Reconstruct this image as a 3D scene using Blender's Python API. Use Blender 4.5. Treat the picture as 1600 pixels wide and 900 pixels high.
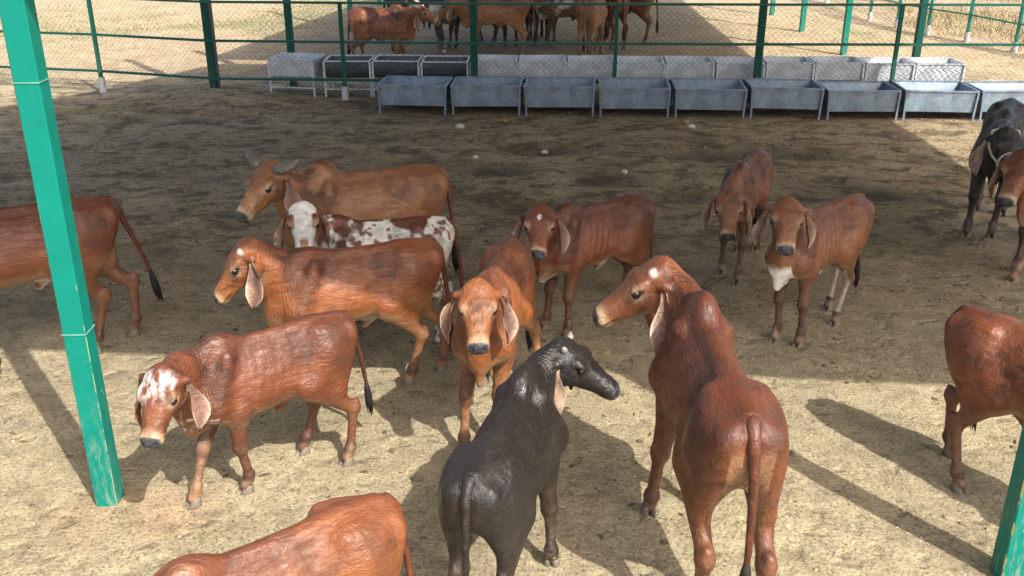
import bpy, math, random
import numpy as np
R = math.radians
rnd = random.Random(7)
nrs = np.random.RandomState(11)
scene = bpy.context.scene
for o in list(bpy.data.objects): bpy.data.objects.remove(o)

# ------------------------------------------------------------------ camera, sky, sun, exposure
cam_d = bpy.data.cameras.new('camera'); cam = bpy.data.objects.new('camera', cam_d)
scene.collection.objects.link(cam)
cam.location = (0, 0, 3.2); cam.rotation_euler = (R(90-22.742), 0, 0)
cam_d.sensor_width = 36; cam_d.lens = 34.425; cam_d.clip_end = 600; cam_d.clip_start = .05
scene.camera = cam
SUN_EL = 48.0
SX, SY = -.6, .8                      # direction in which shadows fall on the ground
world = bpy.data.worlds.new('World'); scene.world = world; world.use_nodes = True
wn = world.node_tree
sky = wn.nodes.new('ShaderNodeTexSky'); sky.sky_type = 'NISHITA'; sky.sun_disc = False
sky.sun_elevation = R(SUN_EL); sky.sun_rotation = math.atan2(-SX, -SY)
sky.air_density = 1.0; sky.dust_density = 4.5; sky.ozone_density = .5
bg = wn.nodes['Background']; bg.inputs['Strength'].default_value = .15
wn.links.new(sky.outputs[0], bg.inputs[0])
sun_d = bpy.data.lights.new('sun', 'SUN'); sun_d.energy = 3.5; sun_d.angle = R(.55); sun_d.color = (1, .95, .87)
sun = bpy.data.objects.new('sun', sun_d); scene.collection.objects.link(sun)
sun.location = (6, -8, 12)
sun.rotation_euler = (R(90-SUN_EL), 0, math.atan2(-SX, SY))
scene.view_settings.view_transform = 'Standard'; scene.view_settings.look = 'None'
scene.view_settings.exposure = .92; scene.view_settings.gamma = 1
scene.render.engine = 'CYCLES'
C = scene.collection

# ------------------------------------------------------------------ helpers
def tag(o, label=None, cat=None, group=None, kind=None):
    if label: o['label'] = label
    if cat: o['category'] = cat
    if group: o['group'] = group
    if kind: o['kind'] = kind
    return o
def link(o, parent=None):
    C.objects.link(o)
    if parent is not None: o.parent = parent
    return o
def empty(name, loc=(0, 0, 0), rz=0):
    o = bpy.data.objects.new(name, None); o.empty_display_size = .1
    o.location = loc; o.rotation_euler = (0, 0, rz)
    return link(o)
def mesh_np(name, V, Fq, mat, smooth=True, col=None, alpha=0.):
    """V (n,3) array; Fq list of faces or (m,4)/(m,3) int array"""
    me = bpy.data.meshes.new(name)
    if isinstance(Fq, np.ndarray):
        n, k = Fq.shape
        me.vertices.add(len(V)); me.vertices.foreach_set('co', np.asarray(V, np.float32).ravel())
        me.loops.add(n*k); me.loops.foreach_set('vertex_index', Fq.astype(np.int32).ravel())
        me.polygons.add(n); me.polygons.foreach_set('loop_start', np.arange(0, n*k, k, dtype=np.int32))
        me.update(calc_edges=True)
    else:
        me.from_pydata([tuple(v) for v in V], [], Fq)
    me.polygons.foreach_set('use_smooth', np.full(len(me.polygons), smooth))
    if col is not None:
        a = me.attributes.new('Col', 'FLOAT_COLOR', 'POINT')
        c4 = np.ones((len(V), 4), np.float32); c4[:, :3] = col; c4[:, 3] = alpha
        a.data.foreach_set('color', c4.ravel())
    if mat: me.materials.append(mat)
    me.update()
    return me
def obj(name, me, parent=None, loc=None):
    o = bpy.data.objects.new(name, me)
    if loc is not None: o.location = loc
    return link(o, parent)

class MB:
    def __init__(s): s.v = []; s.f = []
    def box(s, c, d, rz=0, rows=None):
        """box centred c, full dims d; optional 3x3 axes rows"""
        x, y, z = [q/2 for q in d]; n = len(s.v)
        pts = [(-x,-y,-z),(x,-y,-z),(x,y,-z),(-x,y,-z),(-x,-y,z),(x,-y,z),(x,y,z),(-x,y,z)]
        ca, sa = math.cos(rz), math.sin(rz)
        for p in pts:
            if rows is not None: q = [sum(p[k]*rows[k][i] for k in range(3)) for i in range(3)]
            else: q = (p[0]*ca-p[1]*sa, p[0]*sa+p[1]*ca, p[2])
            s.v.append((c[0]+q[0], c[1]+q[1], c[2]+q[2]))
        s.f += [tuple(n+i for i in f) for f in ((0,3,2,1),(4,5,6,7),(0,1,5,4),(1,2,6,5),(2,3,7,6),(3,0,4,7))]
        return s
    def bar(s, a, b, w, h=None):
        """square bar from a to b"""
        a = np.array(a, float); b = np.array(b, float); d = b-a; L = np.linalg.norm(d); d /= L
        up = np.array([0, 0, 1.]) if abs(d[2]) < .9 else np.array([0, 1., 0])
        l = np.cross(up, d); l /= np.linalg.norm(l); u = np.cross(d, l)
        return s.box((a+b)/2, (L, w, h or w), rows=[d, l, u])
    def tube(s, pts, rad, n=8, cap=True):
        pts = [np.array(p, float) for p in pts]; m = len(pts); base = len(s.v)
        if not hasattr(rad, '__len__'): rad = [rad]*m
        prev = None
        for i, p in enumerate(pts):
            t = pts[min(i+1, m-1)]-pts[max(i-1, 0)]; t /= np.linalg.norm(t)+1e-9
            ref = prev if prev is not None else (np.array([0, 0, 1.]) if abs(t[2]) < .9 else np.array([1., 0, 0]))
            a = ref-t*np.dot(ref, t); a /= np.linalg.norm(a)+1e-9; prev = a
            b = np.cross(t, a)
            for j in range(n):
                an = 2*math.pi*j/n
                s.v.append(tuple(p+(a*math.cos(an)+b*math.sin(an))*rad[i]))
        for i in range(m-1):
            for j in range(n):
                s.f.append((base+i*n+j, base+i*n+(j+1) % n, base+(i+1)*n+(j+1) % n, base+(i+1)*n+j))
        if cap:
            s.f.append(tuple(base+j for j in range(n))[::-1]); s.f.append(tuple(base+(m-1)*n+j for j in range(n)))
        return s
    def me(s, name, mat, smooth=False): return mesh_np(name, s.v, s.f, mat, smooth)
    def build(s, name, mat, parent=None, smooth=False, loc=None): return obj(name, s.me(name, mat, smooth), parent, loc)

# value noise ------------------------------------------------------
def vnoise(p, sc, seed=0):
    q = np.asarray(p, np.float64)*sc+100.0
    i = np.floor(q).astype(np.int64); f = q-i; f = f*f*(3-2*f)
    def hs(a, b, c):
        n = (a*73856093) ^ (b*19349663) ^ (c*83492791) ^ (seed*2654435)
        n = (n ^ (n >> 13))*1274126177 & 0x7fffffff
        n = (n ^ (n >> 15))*40503*7 & 0x7fffffff
        return ((n >> 5) & 0xffff)/65535.
    r = 0
    for dx in (0, 1):
        wx = f[..., 0] if dx else 1-f[..., 0]
        for dy in (0, 1):
            wy = f[..., 1] if dy else 1-f[..., 1]
            for dz in (0, 1):
                wz = f[..., 2] if dz else 1-f[..., 2]
                r = r+wx*wy*wz*hs(i[..., 0]+dx, i[..., 1]+dy, i[..., 2]+dz)
    return r
def fbm(p, sc, seed=0, o=3):
    r = 0; a = .5; t = 0
    for k in range(o):
        r = r+a*vnoise(p, sc*2**k, seed+k); t += a; a *= .5
    return r/t
def sstep(a, b, x):
    t = np.clip((x-a)/(b-a), 0, 1); return t*t*(3-2*t)

# ------------------------------------------------------------------ materials
def newmat(name):
    m = bpy.data.materials.new(name); m.use_nodes = True
    nt = m.node_tree; b = nt.nodes['Principled BSDF']
    return m, nt, b
def N(nt, typ, **kw):
    n = nt.nodes.new('ShaderNode'+typ)
    for k, v in kw.items():
        if k in n.inputs.keys(): n.inputs[k].default_value = v
        else: setattr(n, k, v)
    return n
def noise(nt, vec, scale, detail=4, rough=.6, dist=0):
    n = N(nt, 'TexNoise'); n.inputs['Scale'].default_value = scale; n.inputs['Detail'].default_value = detail
    n.inputs['Roughness'].default_value = rough; n.inputs['Distortion'].default_value = dist
    if vec is not None: nt.links.new(vec, n.inputs['Vector'])
    return n.outputs['Fac']
def ramp(nt, fac, stops):
    r = N(nt, 'ValToRGB'); e = r.color_ramp.elements
    while len(e) < len(stops): e.new(.5)
    for el, (p, c) in zip(e, stops):
        el.position = p; el.color = (c, c, c, 1) if not hasattr(c, '__len__') else tuple(c)+(1,)
    nt.links.new(fac, r.inputs[0]); return r.outputs[0]
def mix(nt, fac, a, b, typ='MIX'):
    m = N(nt, 'Mix', data_type='RGBA', blend_type=typ)
    for sock, val in ((m.inputs[0], fac), (m.inputs[6], a), (m.inputs[7], b)):
        if hasattr(val, 'is_linked') or isinstance(val, bpy.types.NodeSocket): nt.links.new(val, sock)
        elif hasattr(val, '__len__'): sock.default_value = tuple(val)+(1,)
        else: sock.default_value = val
    return m.outputs[2]
def math_(nt, op, a, b=None, c=None):
    m = N(nt, 'Math', operation=op)
    for i, val in enumerate((a, b, c)):
        if val is None: continue
        if isinstance(val, bpy.types.NodeSocket): nt.links.new(val, m.inputs[i])
        else: m.inputs[i].default_value = val
    return m.outputs[0]
def bump(nt, b, h, strength, dist, prev=None):
    n = N(nt, 'Bump'); n.inputs['Strength'].default_value = strength; n.inputs['Distance'].default_value = dist
    nt.links.new(h, n.inputs['Height'])
    if prev is not None: nt.links.new(prev, n.inputs['Normal'])
    nt.links.new(n.outputs[0], b.inputs['Normal']); return n.outputs[0]
def objco(nt): return N(nt, 'TexCoord').outputs['Object']
def mapping(nt, vec, scale=(1, 1, 1), rot=(0, 0, 0)):
    m = N(nt, 'Mapping'); m.inputs['Scale'].default_value = scale; m.inputs['Rotation'].default_value = rot
    nt.links.new(vec, m.inputs['Vector']); return m.outputs[0]

def make_coat():
    m, nt, b = newmat('cattle_coat')
    at = N(nt, 'Attribute', attribute_name='Col').outputs['Color']
    oc = objco(nt)
    lick = noise(nt, mapping(nt, oc, (1, 1.2, .8)), 7, 3, .62, .9)          # licked, ruffled hair
    lk = ramp(nt, lick, [(.38, .48), (.50, 1.0), (.64, 1.22)])
    msk = ramp(nt, noise(nt, oc, 2.6, 2, .5), [(.38, 0.0), (.58, 1.0)])
    c = mix(nt, msk, at, mix(nt, 1.0, at, lk, 'MULTIPLY'))
    nt.links.new(c, b.inputs['Base Color'])
    b.inputs['Roughness'].default_value = .5
    clump = noise(nt, mapping(nt, oc, (11, 40, 34), (.3, .55, .25)), 1.0, 4, .7, .6)
    c = mix(nt, 1.0, c, ramp(nt, clump, [(.30, .70), (.5, 1.0), (.72, 1.22)]), 'MULTIPLY')
    dst = noise(nt, oc, 11, 4, .7)
    sz = N(nt, 'SeparateXYZ'); nt.links.new(oc, sz.inputs[0])
    lowz = N(nt, 'MapRange'); nt.links.new(sz.outputs[2], lowz.inputs[0]); lowz.inputs[1].default_value = .55; lowz.inputs[2].default_value = .05
    dw = math_(nt, 'MULTIPLY', ramp(nt, dst, [(.48, 0.0), (.68, .55)]), math_(nt, 'ADD', math_(nt, 'MULTIPLY', lowz.outputs[0], .75), .05))
    c = mix(nt, dw, c, (.30, .25, .17))                     # dried mud and dust, thickest on the legs
    rr = ramp(nt, math_(nt, 'ADD', math_(nt, 'MULTIPLY', lick, .5), math_(nt, 'MULTIPLY', clump, .5)), [(.38, .66), (.60, .37)])
    lum = N(nt, 'RGBToBW'); nt.links.new(at, lum.inputs[0])
    rr = math_(nt, 'SUBTRACT', rr, math_(nt, 'MULTIPLY', math_(nt, 'LESS_THAN', lum.outputs[0], .02), .05)); nt.links.new(rr, b.inputs['Roughness'])
    b.inputs['Specular IOR Level'].default_value = .6
    fold = noise(nt, mapping(nt, oc, (1.6, 1, .55)), 15, 3, .5, .8)
    big = noise(nt, oc, 4.5, 2, .55, .4)
    c2 = mix(nt, 1.0, c, ramp(nt, big, [(.3, .78), (.7, 1.16)]), 'MULTIPLY'); nt.links.new(c2, b.inputs['Base Color'])
    al = N(nt, 'Attribute', attribute_name='Col').outputs['Alpha']
    wv = N(nt, 'TexWave', wave_type='BANDS', bands_direction='X'); wv.inputs['Scale'].default_value = 17; wv.inputs['Distortion'].default_value = 6; wv.inputs['Detail'].default_value = 2
    wv.inputs['Detail Scale'].default_value = 1.2; nt.links.new(mapping(nt, oc, (1, .6, .35)), wv.inputs['Vector'])
    hgt = math_(nt, 'MULTIPLY', math_(nt, 'MULTIPLY', lick, msk), .012)
    hgt = math_(nt, 'MULTIPLY_ADD', fold, .005, hgt)
    hgt = math_(nt, 'MULTIPLY_ADD', clump, .0095, hgt)
    hgt = math_(nt, 'MULTIPLY_ADD', math_(nt, 'MULTIPLY', wv.outputs['Fac'], al), .0013, hgt)
    bump(nt, b, hgt, 1.0, 1.0)
    return m
def simple(name, col, rough=.5, metal=0, spec=.5, var=.15, scale=12, bmp=0):
    m, nt, b = newmat(name)
    oc = objco(nt); n = noise(nt, oc, scale, 5, .65)
    c = mix(nt, 1.0, col, ramp(nt, n, [(.3, 1-var), (.7, 1+var)]), 'MULTIPLY')
    nt.links.new(c, b.inputs['Base Color'])
    b.inputs['Roughness'].default_value = rough; b.inputs['Metallic'].default_value = metal
    b.inputs['Specular IOR Level'].default_value = spec
    if bmp: bump(nt, b, n, bmp, .01)
    return m
def make_paint(name, col):
    m, nt, b = newmat(name)
    oc = objco(nt); sp = N(nt, 'SeparateXYZ'); nt.links.new(oc, sp.inputs[0])
    n1 = noise(nt, oc, 9, 6, .7); n2 = noise(nt, mapping(nt, oc, (30, 30, 7)), 1.5, 5, .7)
    c = mix(nt, 1.0, col, ramp(nt, n1, [(.3, .88), (.7, 1.1)]), 'MULTIPLY')
    # dust rubbed on the lower part
    low = N(nt, 'MapRange'); nt.links.new(sp.outputs[2], low.inputs[0])
    low.inputs[1].default_value = .75; low.inputs[2].default_value = .05
    d = math_(nt, 'MULTIPLY', low.outputs[0], ramp(nt, n2, [(.48, 0.0), (.66, .4)]))
    c = mix(nt, d, c, (.42, .37, .27))
    # chipped edges, yellow primer
    ax = math_(nt, 'ABSOLUTE', sp.outputs[0]); ay = math_(nt, 'ABSOLUTE', sp.outputs[1])
    e = math_(nt, 'GREATER_THAN', math_(nt, 'MINIMUM', ax, ay), .0552)
    n3 = noise(nt, mapping(nt, oc, (1, 1, .35)), 8, 5, .7)
    zl = N(nt, 'MapRange'); nt.links.new(sp.outputs[2], zl.inputs[0]); zl.inputs[1].default_value = 2.0; zl.inputs[2].default_value = .6
    ch = math_(nt, 'MULTIPLY', e, math_(nt, 'GREATER_THAN', math_(nt, 'ADD', n3, math_(nt, 'MULTIPLY', zl.outputs[0], .12)), .60))
    sc = math_(nt, 'GREATER_THAN', noise(nt, mapping(nt, oc, (1, 1, .3)), 42, 3, .6), .735)
    c = mix(nt, ch, c, (.55, .40, .12)); c = mix(nt, math_(nt, 'MULTIPLY', sc, .6), c, (.5, .55, .5))
    nt.links.new(c, b.inputs['Base Color']); b.inputs['Roughness'].default_value = .5; b.inputs['Specular IOR Level'].default_value = .25
    bump(nt, b, n1, .08, .01)
    return m
def make_galv(name, col):
    m, nt, b = newmat(name)
    oc = objco(nt)
    n1 = noise(nt, oc, 5, 6, .7, .6); v = N(nt, 'TexVoronoi'); v.inputs['Scale'].default_value = 40; nt.links.new(oc, v.inputs['Vector'])
    c = mix(nt, 1.0, col, ramp(nt, n1, [(.3, .68), (.7, 1.2)]), 'MULTIPLY')
    c = mix(nt, .25, c, v.outputs['Color'], 'SOFT_LIGHT')
    st = noise(nt, mapping(nt, oc, (14, 14, 1.2)), 2, 4, .6)
    c = mix(nt, ramp(nt, st, [(.55, 0.0), (.8, .5)]), c, (.20, .17, .13))
    nt.links.new(c, b.inputs['Base Color']); b.inputs['Metallic'].default_value = .35
    nt.links.new(ramp(nt, n1, [(.3, .38), (.7, .6)]), b.inputs['Roughness'])
    return m
def make_ground():
    m, nt, b = newmat('dry_earth')
    oc = objco(nt)
    at = N(nt, 'Attribute', attribute_name='Col').outputs['Color']     # soil kinds: trampled dung, red earth, sand; far shed's shade painted in
    n1 = noise(nt, oc, 1.3, 6, .65, .4); n2 = noise(nt, oc, 7, 6, .72, .3); n3 = noise(nt, oc, 55, 5, .75)
    c = mix(nt, 1.0, at, ramp(nt, n1, [(.3, .80), (.7, 1.16)]), 'MULTIPLY')
    c = mix(nt, 1.0, c, ramp(nt, n2, [(.30, .58), (.5, 1.0), (.72, 1.2)]), 'MULTIPLY')
    c = mix(nt, 1.0, c, ramp(nt, n3, [(.34, .42), (.5, 1.0), (.68, 1.35)]), 'MULTIPLY')
    al = N(nt, 'Attribute', attribute_name='Col').outputs['Alpha']
    dn = noise(nt, mapping(nt, oc, (1, 1.35, 1)), 2.3, 9, .74, .5)
    c = mix(nt, math_(nt, 'MULTIPLY', al, ramp(nt, dn, [(.485, 0.0), (.585, .88)])), c, (.105, .078, .048))
    v = N(nt, 'TexVoronoi'); v.inputs['Scale'].default_value = 55; v.inputs['Randomness'].default_value = 1; nt.links.new(mapping(nt, oc, (1, 1.5, 1), (0, 0, .6)), v.inputs['Vector'])
    fl = math_(nt, 'MULTIPLY', math_(nt, 'LESS_THAN', v.outputs['Distance'], .20), math_(nt, 'GREATER_THAN', N_sep(nt, v.outputs['Color']), .70))
    c = mix(nt, math_(nt, 'MULTIPLY', fl, .55), c, (.60, .54, .40))
    v2 = N(nt, 'TexVoronoi'); v2.inputs['Scale'].default_value = 24; nt.links.new(mapping(nt, oc, (1.3, 1, 1), (0, 0, -.4)), v2.inputs['Vector'])
    dk = math_(nt, 'MULTIPLY', math_(nt, 'LESS_THAN', v2.outputs['Distance'], .24), math_(nt, 'GREATER_THAN', N_sep(nt, v2.outputs['Color']), .72))
    c = mix(nt, math_(nt, 'MULTIPLY', dk, .55), c, (.085, .065, .04))
    nt.links.new(c, b.inputs['Base Color']); b.inputs['Roughness'].default_value = .95; b.inputs['Specular IOR Level'].default_value = .15
    hv = N(nt, 'TexVoronoi', feature='SMOOTH_F1'); hv.inputs['Scale'].default_value = 6.5; hv.inputs['Smoothness'].default_value = .35
    wob = N(nt, 'TexNoise'); wob.inputs['Scale'].default_value = 5; nt.links.new(oc, wob.inputs['Vector'])
    ofs = N(nt, 'VectorMath', operation='MULTIPLY_ADD'); nt.links.new(wob.outputs['Color'], ofs.inputs[0]); ofs.inputs[1].default_value = (.25, .25, 0); nt.links.new(oc, ofs.inputs[2])
    nt.links.new(ofs.outputs[0], hv.inputs['Vector'])
    hg = math_(nt, 'MULTIPLY', ramp(nt, hv.outputs['Distance'], [(.05, 0.0), (.38, 1.0)]), .026)
    hg = math_(nt, 'MULTIPLY_ADD', n2, .024, hg); hg = math_(nt, 'MULTIPLY_ADD', n3, .020, hg)
    bump(nt, b, hg, 1.0, 1.0)
    return m
def N_sep(nt, col):
    s = N(nt, 'SeparateColor'); nt.links.new(col, s.inputs[0]); return s.outputs[0]

M = {}
M['coat'] = make_coat()
M['hoof'] = simple('hoof_horn', (.16, .135, .105), .5, 0, .4, .35, 30, .3)
M['eye'] = simple('eye_gloss', (.012, .008, .006), .08, 0, .6, .1)
M['horn'] = simple('horn_grey', (.13, .12, .11), .5, 0, .4, .4, 22, .4)
M['horn_pale'] = simple('horn_pale', (.50, .43, .33), .45, 0, .4, .25, 22, .3)
M['tuft'] = simple('tail_hair', (.014, .012, .012), .6, 0, .4, .4, 60, .6)
M['rope'] = simple('halter_rope', (.62, .56, .42), .85, 0, .2, .2, 60, .5)
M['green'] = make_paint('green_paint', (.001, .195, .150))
M['green_shaded'] = make_paint('green_paint_shaded', (.004, .085, .062))  # same green paint, darkened in colour for columns and posts standing in shade
M['rail'] = simple('rail_paint_shaded', (.004, .095, .07), .45, 0, .5, .12)  # rail green with the shade at the trough fence put into the colour
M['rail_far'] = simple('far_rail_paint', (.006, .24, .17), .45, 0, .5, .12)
M['seam'] = simple('weld_seam_grey', (.16, .34, .30), .6, 0, .4, .2)
M['horn_mid'] = simple('horn_stub', (.26, .235, .20), .5, 0, .4, .3, 22, .3)
M['galv_dark'] = make_galv('galvanised_steel_dark', (.13, .155, .18))
M['wire'] = simple('fence_wire', (.018, .024, .02), .5, .4, .5, .2)
M['galv'] = make_galv('galvanised_steel', (.24, .31, .40))
M['galv2'] = make_galv('galvanised_steel_skylit', (.74, .78, .83))  # sky reflection on the far troughs put into a paler base colour
M['concrete'] = simple('sleeve_concrete', (.55, .57, .58), .8, 0, .3, .2, 25, .3)
M['roof'] = simple('roof_sheet', (.45, .47, .48), .5, .3, .5, .1)
M['stone'] = simple('pale_stone', (.50, .47, .42), .9, 0, .2, .25, 18, .5)
M['brick'] = simple('broken_brick', (.36, .17, .09), .9, 0, .2, .25, 18, .5)
M['stick'] = simple('dry_stick', (.17, .12, .075), .9, 0, .2, .3, 30, .4)
M['litter'] = None
M['ground'] = make_ground()

# ------------------------------------------------------------------ ground
PITS = [(-1.9, 12.9, .55, .05), (.35, 12.3, .75, .09), (2.6, 12.0, .8, .09), (1.0, 10.9, .6, .05), (-.2, 11.3, .6, .05), (3.7, 12.0, .7, .05),
        (.2, 9.9, .65, .06), (-1.2, 11.5, .5, .04), (1.9, 10.2, .5, .04), (4.0, 10.3, .6, .04), (.9, 9.2, .5, .04), (-.9, 10.2, .6, .045)]
def ground_z(x, y):
    x = np.asarray(x, float); y = np.asarray(y, float)
    p = np.stack([x, y, np.zeros_like(x)], -1)
    z = (fbm(p, .9, 3, 3)-.5)*.035+(fbm(p, 5, 9, 2)-.5)*.018
    for (a, b, r, d) in PITS:
        q = ((x-a)**2+((y-b)*1.5)**2)/(r*r); z = z-d*np.exp(-q*1.6)+d*.35*np.exp(-(np.sqrt(q)-1.15)**2*9)
    q = ((x+4.75)**2+(y-15.2)**2*1.4); z = z+.16*np.exp(-q/.9)          # mound round a column
    q = ((x+6.2)+.3*(y-13))**2; z = z-.05*np.exp(-q/1.2)*sstep(9, 12, y)
    return z
def gz1(x, y): return float(ground_z(np.array([x]), np.array([y]))[0])
def ground():
    xs = np.concatenate([np.linspace(-130, -9, 26)[:-1], np.arange(-9, 11, .075), np.linspace(11, 130, 26)[1:]])
    ys = np.concatenate([np.linspace(-60, 1.5, 16)[:-1], np.arange(1.5, 20, .075), np.arange(20, 34, .25), np.linspace(34, 220, 26)[1:]])
    X, Y = np.meshgrid(xs, ys, indexing='ij')
    Z = ground_z(X, Y)
    V = np.stack([X, Y, Z], -1).reshape(-1, 3)
    nx, ny = X.shape
    I = np.arange(nx*ny).reshape(nx, ny)
    Fq = np.stack([I[:-1, :-1], I[1:, :-1], I[1:, 1:], I[:-1, 1:]], -1).reshape(-1, 4)
    p = V*np.array([1, 1, 0])
    n1 = fbm(p, .55, 21, 4); n2 = fbm(p, 1.7, 33, 4); n3 = fbm(p*np.array([.6, 1.2, 1]), 3.1, 44, 3)
    sand = np.array([.43, .365, .235]); dung = np.array([.315, .235, .142]); dark = np.array([.125, .10, .066]); red = np.array([.40, .225, .125]); far = np.array([.50, .385, .245]); grass = np.array([.13, .19, .06])
    c = np.tile(sand, (len(V), 1)); x, y = V[:, 0], V[:, 1]
    def blend(c, col, w): return c*(1-w[:, None])+col*w[:, None]
    # the trampled yard: dung-brown towards the troughs
    w = sstep(5.6, 8.5, y+(n1-.5)*2.5)*(1-sstep(15.0, 16.2, y))*(.35+.65*n2)
    c = blend(c, dung, np.clip(w*1.05, 0, .9))
    dungy = np.clip((.12+.88*sstep(6.5, 10, y))*(1-.8*sstep(15, 19, y)), 0, 1)*(1-sstep(34, 40, y))
    for (a, b_, r, d) in PITS:
        q = ((x-a)**2+((y-b_)*1.5)**2)/(r*r); c = blend(c, dark*.8, .9*np.exp(-q*1.9)*sstep(.25, .55, n2+.1))
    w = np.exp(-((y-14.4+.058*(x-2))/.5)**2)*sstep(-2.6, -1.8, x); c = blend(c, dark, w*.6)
    # red earth by the left fence and round the near column
    w = np.exp(-(((x+4.9)/1.6)**2+((y-14.9)/.9)**2)); c = blend(c, red, w*.6*sstep(.3, .6, n2))
    w = np.exp(-(((x+2.1)/.40)**2+((y-4.42)/.26)**2)); c = blend(c, np.array([.46, .31, .19]), np.clip(w*1.1, 0, .6)*sstep(.35, .6, n2+.05))
    w = sstep(15.6, 18.5, y); c = blend(c, far, w*.85)
    w = sstep(16, 20, y)*sstep(-6, -4, x)*(1-sstep(4.3, 5.2, x))*(1-sstep(27, 30, y)); c = blend(c, np.array([.30, .245, .16]), w*.75)  # painted shade: darker ground where the far shed's shadow falls
    gw = sstep(.56, .68, n1+.18*n2-.06)*sstep(20, 24, y)*(1-sstep(-5, -4, x)); c = blend(c, grass, gw*.3)
    w = np.exp(-(((x+6.0)/.8)**2+((y-14.2)/.8)**2))*sstep(.42, .62, n2); c = blend(c, grass*1.1, w*.5)
    w = np.exp(-(((x-7.6)/1.5)**2+((y-22.5)/1.5)**2))*sstep(.45, .6, n2); c = blend(c, grass*1.2, w*.5)
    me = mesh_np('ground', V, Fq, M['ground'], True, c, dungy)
    tag(obj('ground', me), 'dry trampled earth floor of the cattle yard', kind='structure')
ground()

def scatter_mesh(name, n, region, sizes, flat, cols, dens=None, seed=5):
    """many small tetra/lozenge bits in one mesh"""
    r = np.random.RandomState(seed)
    x = r.uniform(region[0], region[1], n); y = region[2]+(region[3]-region[2])*r.rand(n)**1.35
    if dens is not None:
        keep = r.rand(n) < dens(x, y); x = x[keep]; y = y[keep]; n = len(x)
    s = sizes[0]+(sizes[1]-sizes[0])*r.rand(n)**2.2
    asp = r.uniform(.35, 1., n); an = r.uniform(0, 6.28, n); hgt = s*flat*r.uniform(.5, 1.2, n)
    z = ground_z(x, y)
    base = np.array([[1, 0, 0], [0.1, .8, 0], [-1, .1, 0], [-.1, -.9, 0], [.1, 0, 1.]])
    P = np.repeat(base[None], n, 0)*np.stack([s, s*asp, hgt], -1)[:, None, :]
    P += r.uniform(-.22, .22, P.shape)*s[:, None, None]*np.array([1, 1, .3])
    ca, sa = np.cos(an)[:, None], np.sin(an)[:, None]
    Q = np.stack([P[..., 0]*ca-P[..., 1]*sa, P[..., 0]*sa+P[..., 1]*ca, P[..., 2]], -1)
    Q += np.stack([x, y, z-.002], -1)[:, None, :]
    F0 = np.array([[0, 1, 4], [1, 2, 4], [2, 3, 4], [3, 0, 4]])
    Fq = (F0[None]+5*np.arange(n)[:, None, None]).reshape(-1, 3)
    ci = r.randint(0, len(cols), n); col = np.array(cols)[ci]*r.uniform(.75, 1.25, (n, 1))
    return mesh_np(name, Q.reshape(-1, 3), Fq, M['litter_mat'], False, np.repeat(col, 5, 0))
m, nt, b = newmat('litter'); nt.links.new(N(nt, 'Attribute', attribute_name='Col').outputs['Color'], b.inputs['Base Color']); b.inputs['Roughness'].default_value = .95
b.inputs['Specular IOR Level'].default_value = .1
M['litter_mat'] = m
me = scatter_mesh('ground_litter', 42000, (-5.5, 6.5, 2.2, 15.5), (.004, .016), .35, [(.52, .45, .32), (.62, .55, .42), (.34, .27, .17), (.42, .34, .2), (.2, .16, .1)], seed=5)
tag(obj('ground_litter', me), 'pale chaff and crumbs of soil strewn over the yard', 'litter', kind='stuff')
me = scatter_mesh('dung_crumbs', 40000, (-6.5, 7, 2.4, 15.3), (.007, .036), .55, [(.15, .12, .075), (.2, .16, .1), (.27, .215, .135), (.11, .085, .055)],
                  dens=lambda x, y: (.4+.6*sstep(5.6, 7.5, y))*(.12+.88*sstep(.5, .68, fbm(np.stack([x, y, 0*x], -1), 1.2, 77, 3))), seed=8)
tag(obj('dung_crumbs', me), 'dark crumbs of dried dung scattered in patches over the yard', 'dung', kind='stuff')

me = scatter_mesh('dung_pats', 260, (-6.0, 7, 3.0, 15.0), (.035, .11), .22, [(.15, .12, .075), (.2, .16, .1), (.12, .095, .06)],
                  dens=lambda x, y: (.25+.75*sstep(5.6, 7.5, y))*(.15+.85*sstep(.48, .62, fbm(np.stack([x, y, 0*x], -1), .8, 78, 3))), seed=18)
tag(obj('dung_pats', me), 'flat dried dung pats and clods trodden into the yard', 'dung', kind='stuff')

# ------------------------------------------------------------------ shed roofs and columns
RH = 5.0; OFX = SX*RH/math.tan(R(SUN_EL)); OFY = SY*RH/math.tan(R(SUN_EL))
def roof_sheet(parent, poly):
    """flat sheet of corrugated steel whose shade falls on the ground outline poly"""
    pts = [(x-OFX, y-OFY) for x, y in poly]; n = len(pts)
    v = [(x, y, RH) for x, y in pts]+[(x, y, RH+.05) for x, y in pts]
    f = [tuple(range(n))[::-1], tuple(range(n, 2*n))]+[(i, (i+1) % n, n+(i+1) % n, n+i) for i in range(n)]
    return obj('roof', mesh_np('roof', v, f, M['roof'], False), parent)
def column(parent, x, y, h, w, mat, rz=0, band=None, z0=-.15):
    mb = MB(); t = w/2; c = .006
    ring = [(-t+c, -t), (t-c, -t), (t, -t+c), (t, t-c), (t-c, t), (-t+c, t), (-t, t-c), (-t, -t+c)]
    zs = [z0, .4, 1.2, 2.2, h]
    for z in zs: mb.v += [(a, b_, z) for a, b_ in ring]
    for k in range(len(zs)-1):
        for j in range(8): mb.f.append((k*8+j, k*8+(j+1) % 8, (k+1)*8+(j+1) % 8, (k+1)*8+j))
    o = mb.build('column', mat, parent); o.location = (x, y, 0); o.rotation_euler = (0, 0, rz)
    for zb in (band or []):
        wb = MB()
        for sx, sy, dx, dy in ((0, -1, w+.006, .004), (0, 1, w+.006, .004), (-1, 0, .004, w), (1, 0, .004, w)):
            wb.box((sx*(t+.002), sy*(t+.002), zb), (dx, dy, .005))
        wb.build('weld_seam', M['seam'], o)
    return o
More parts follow.
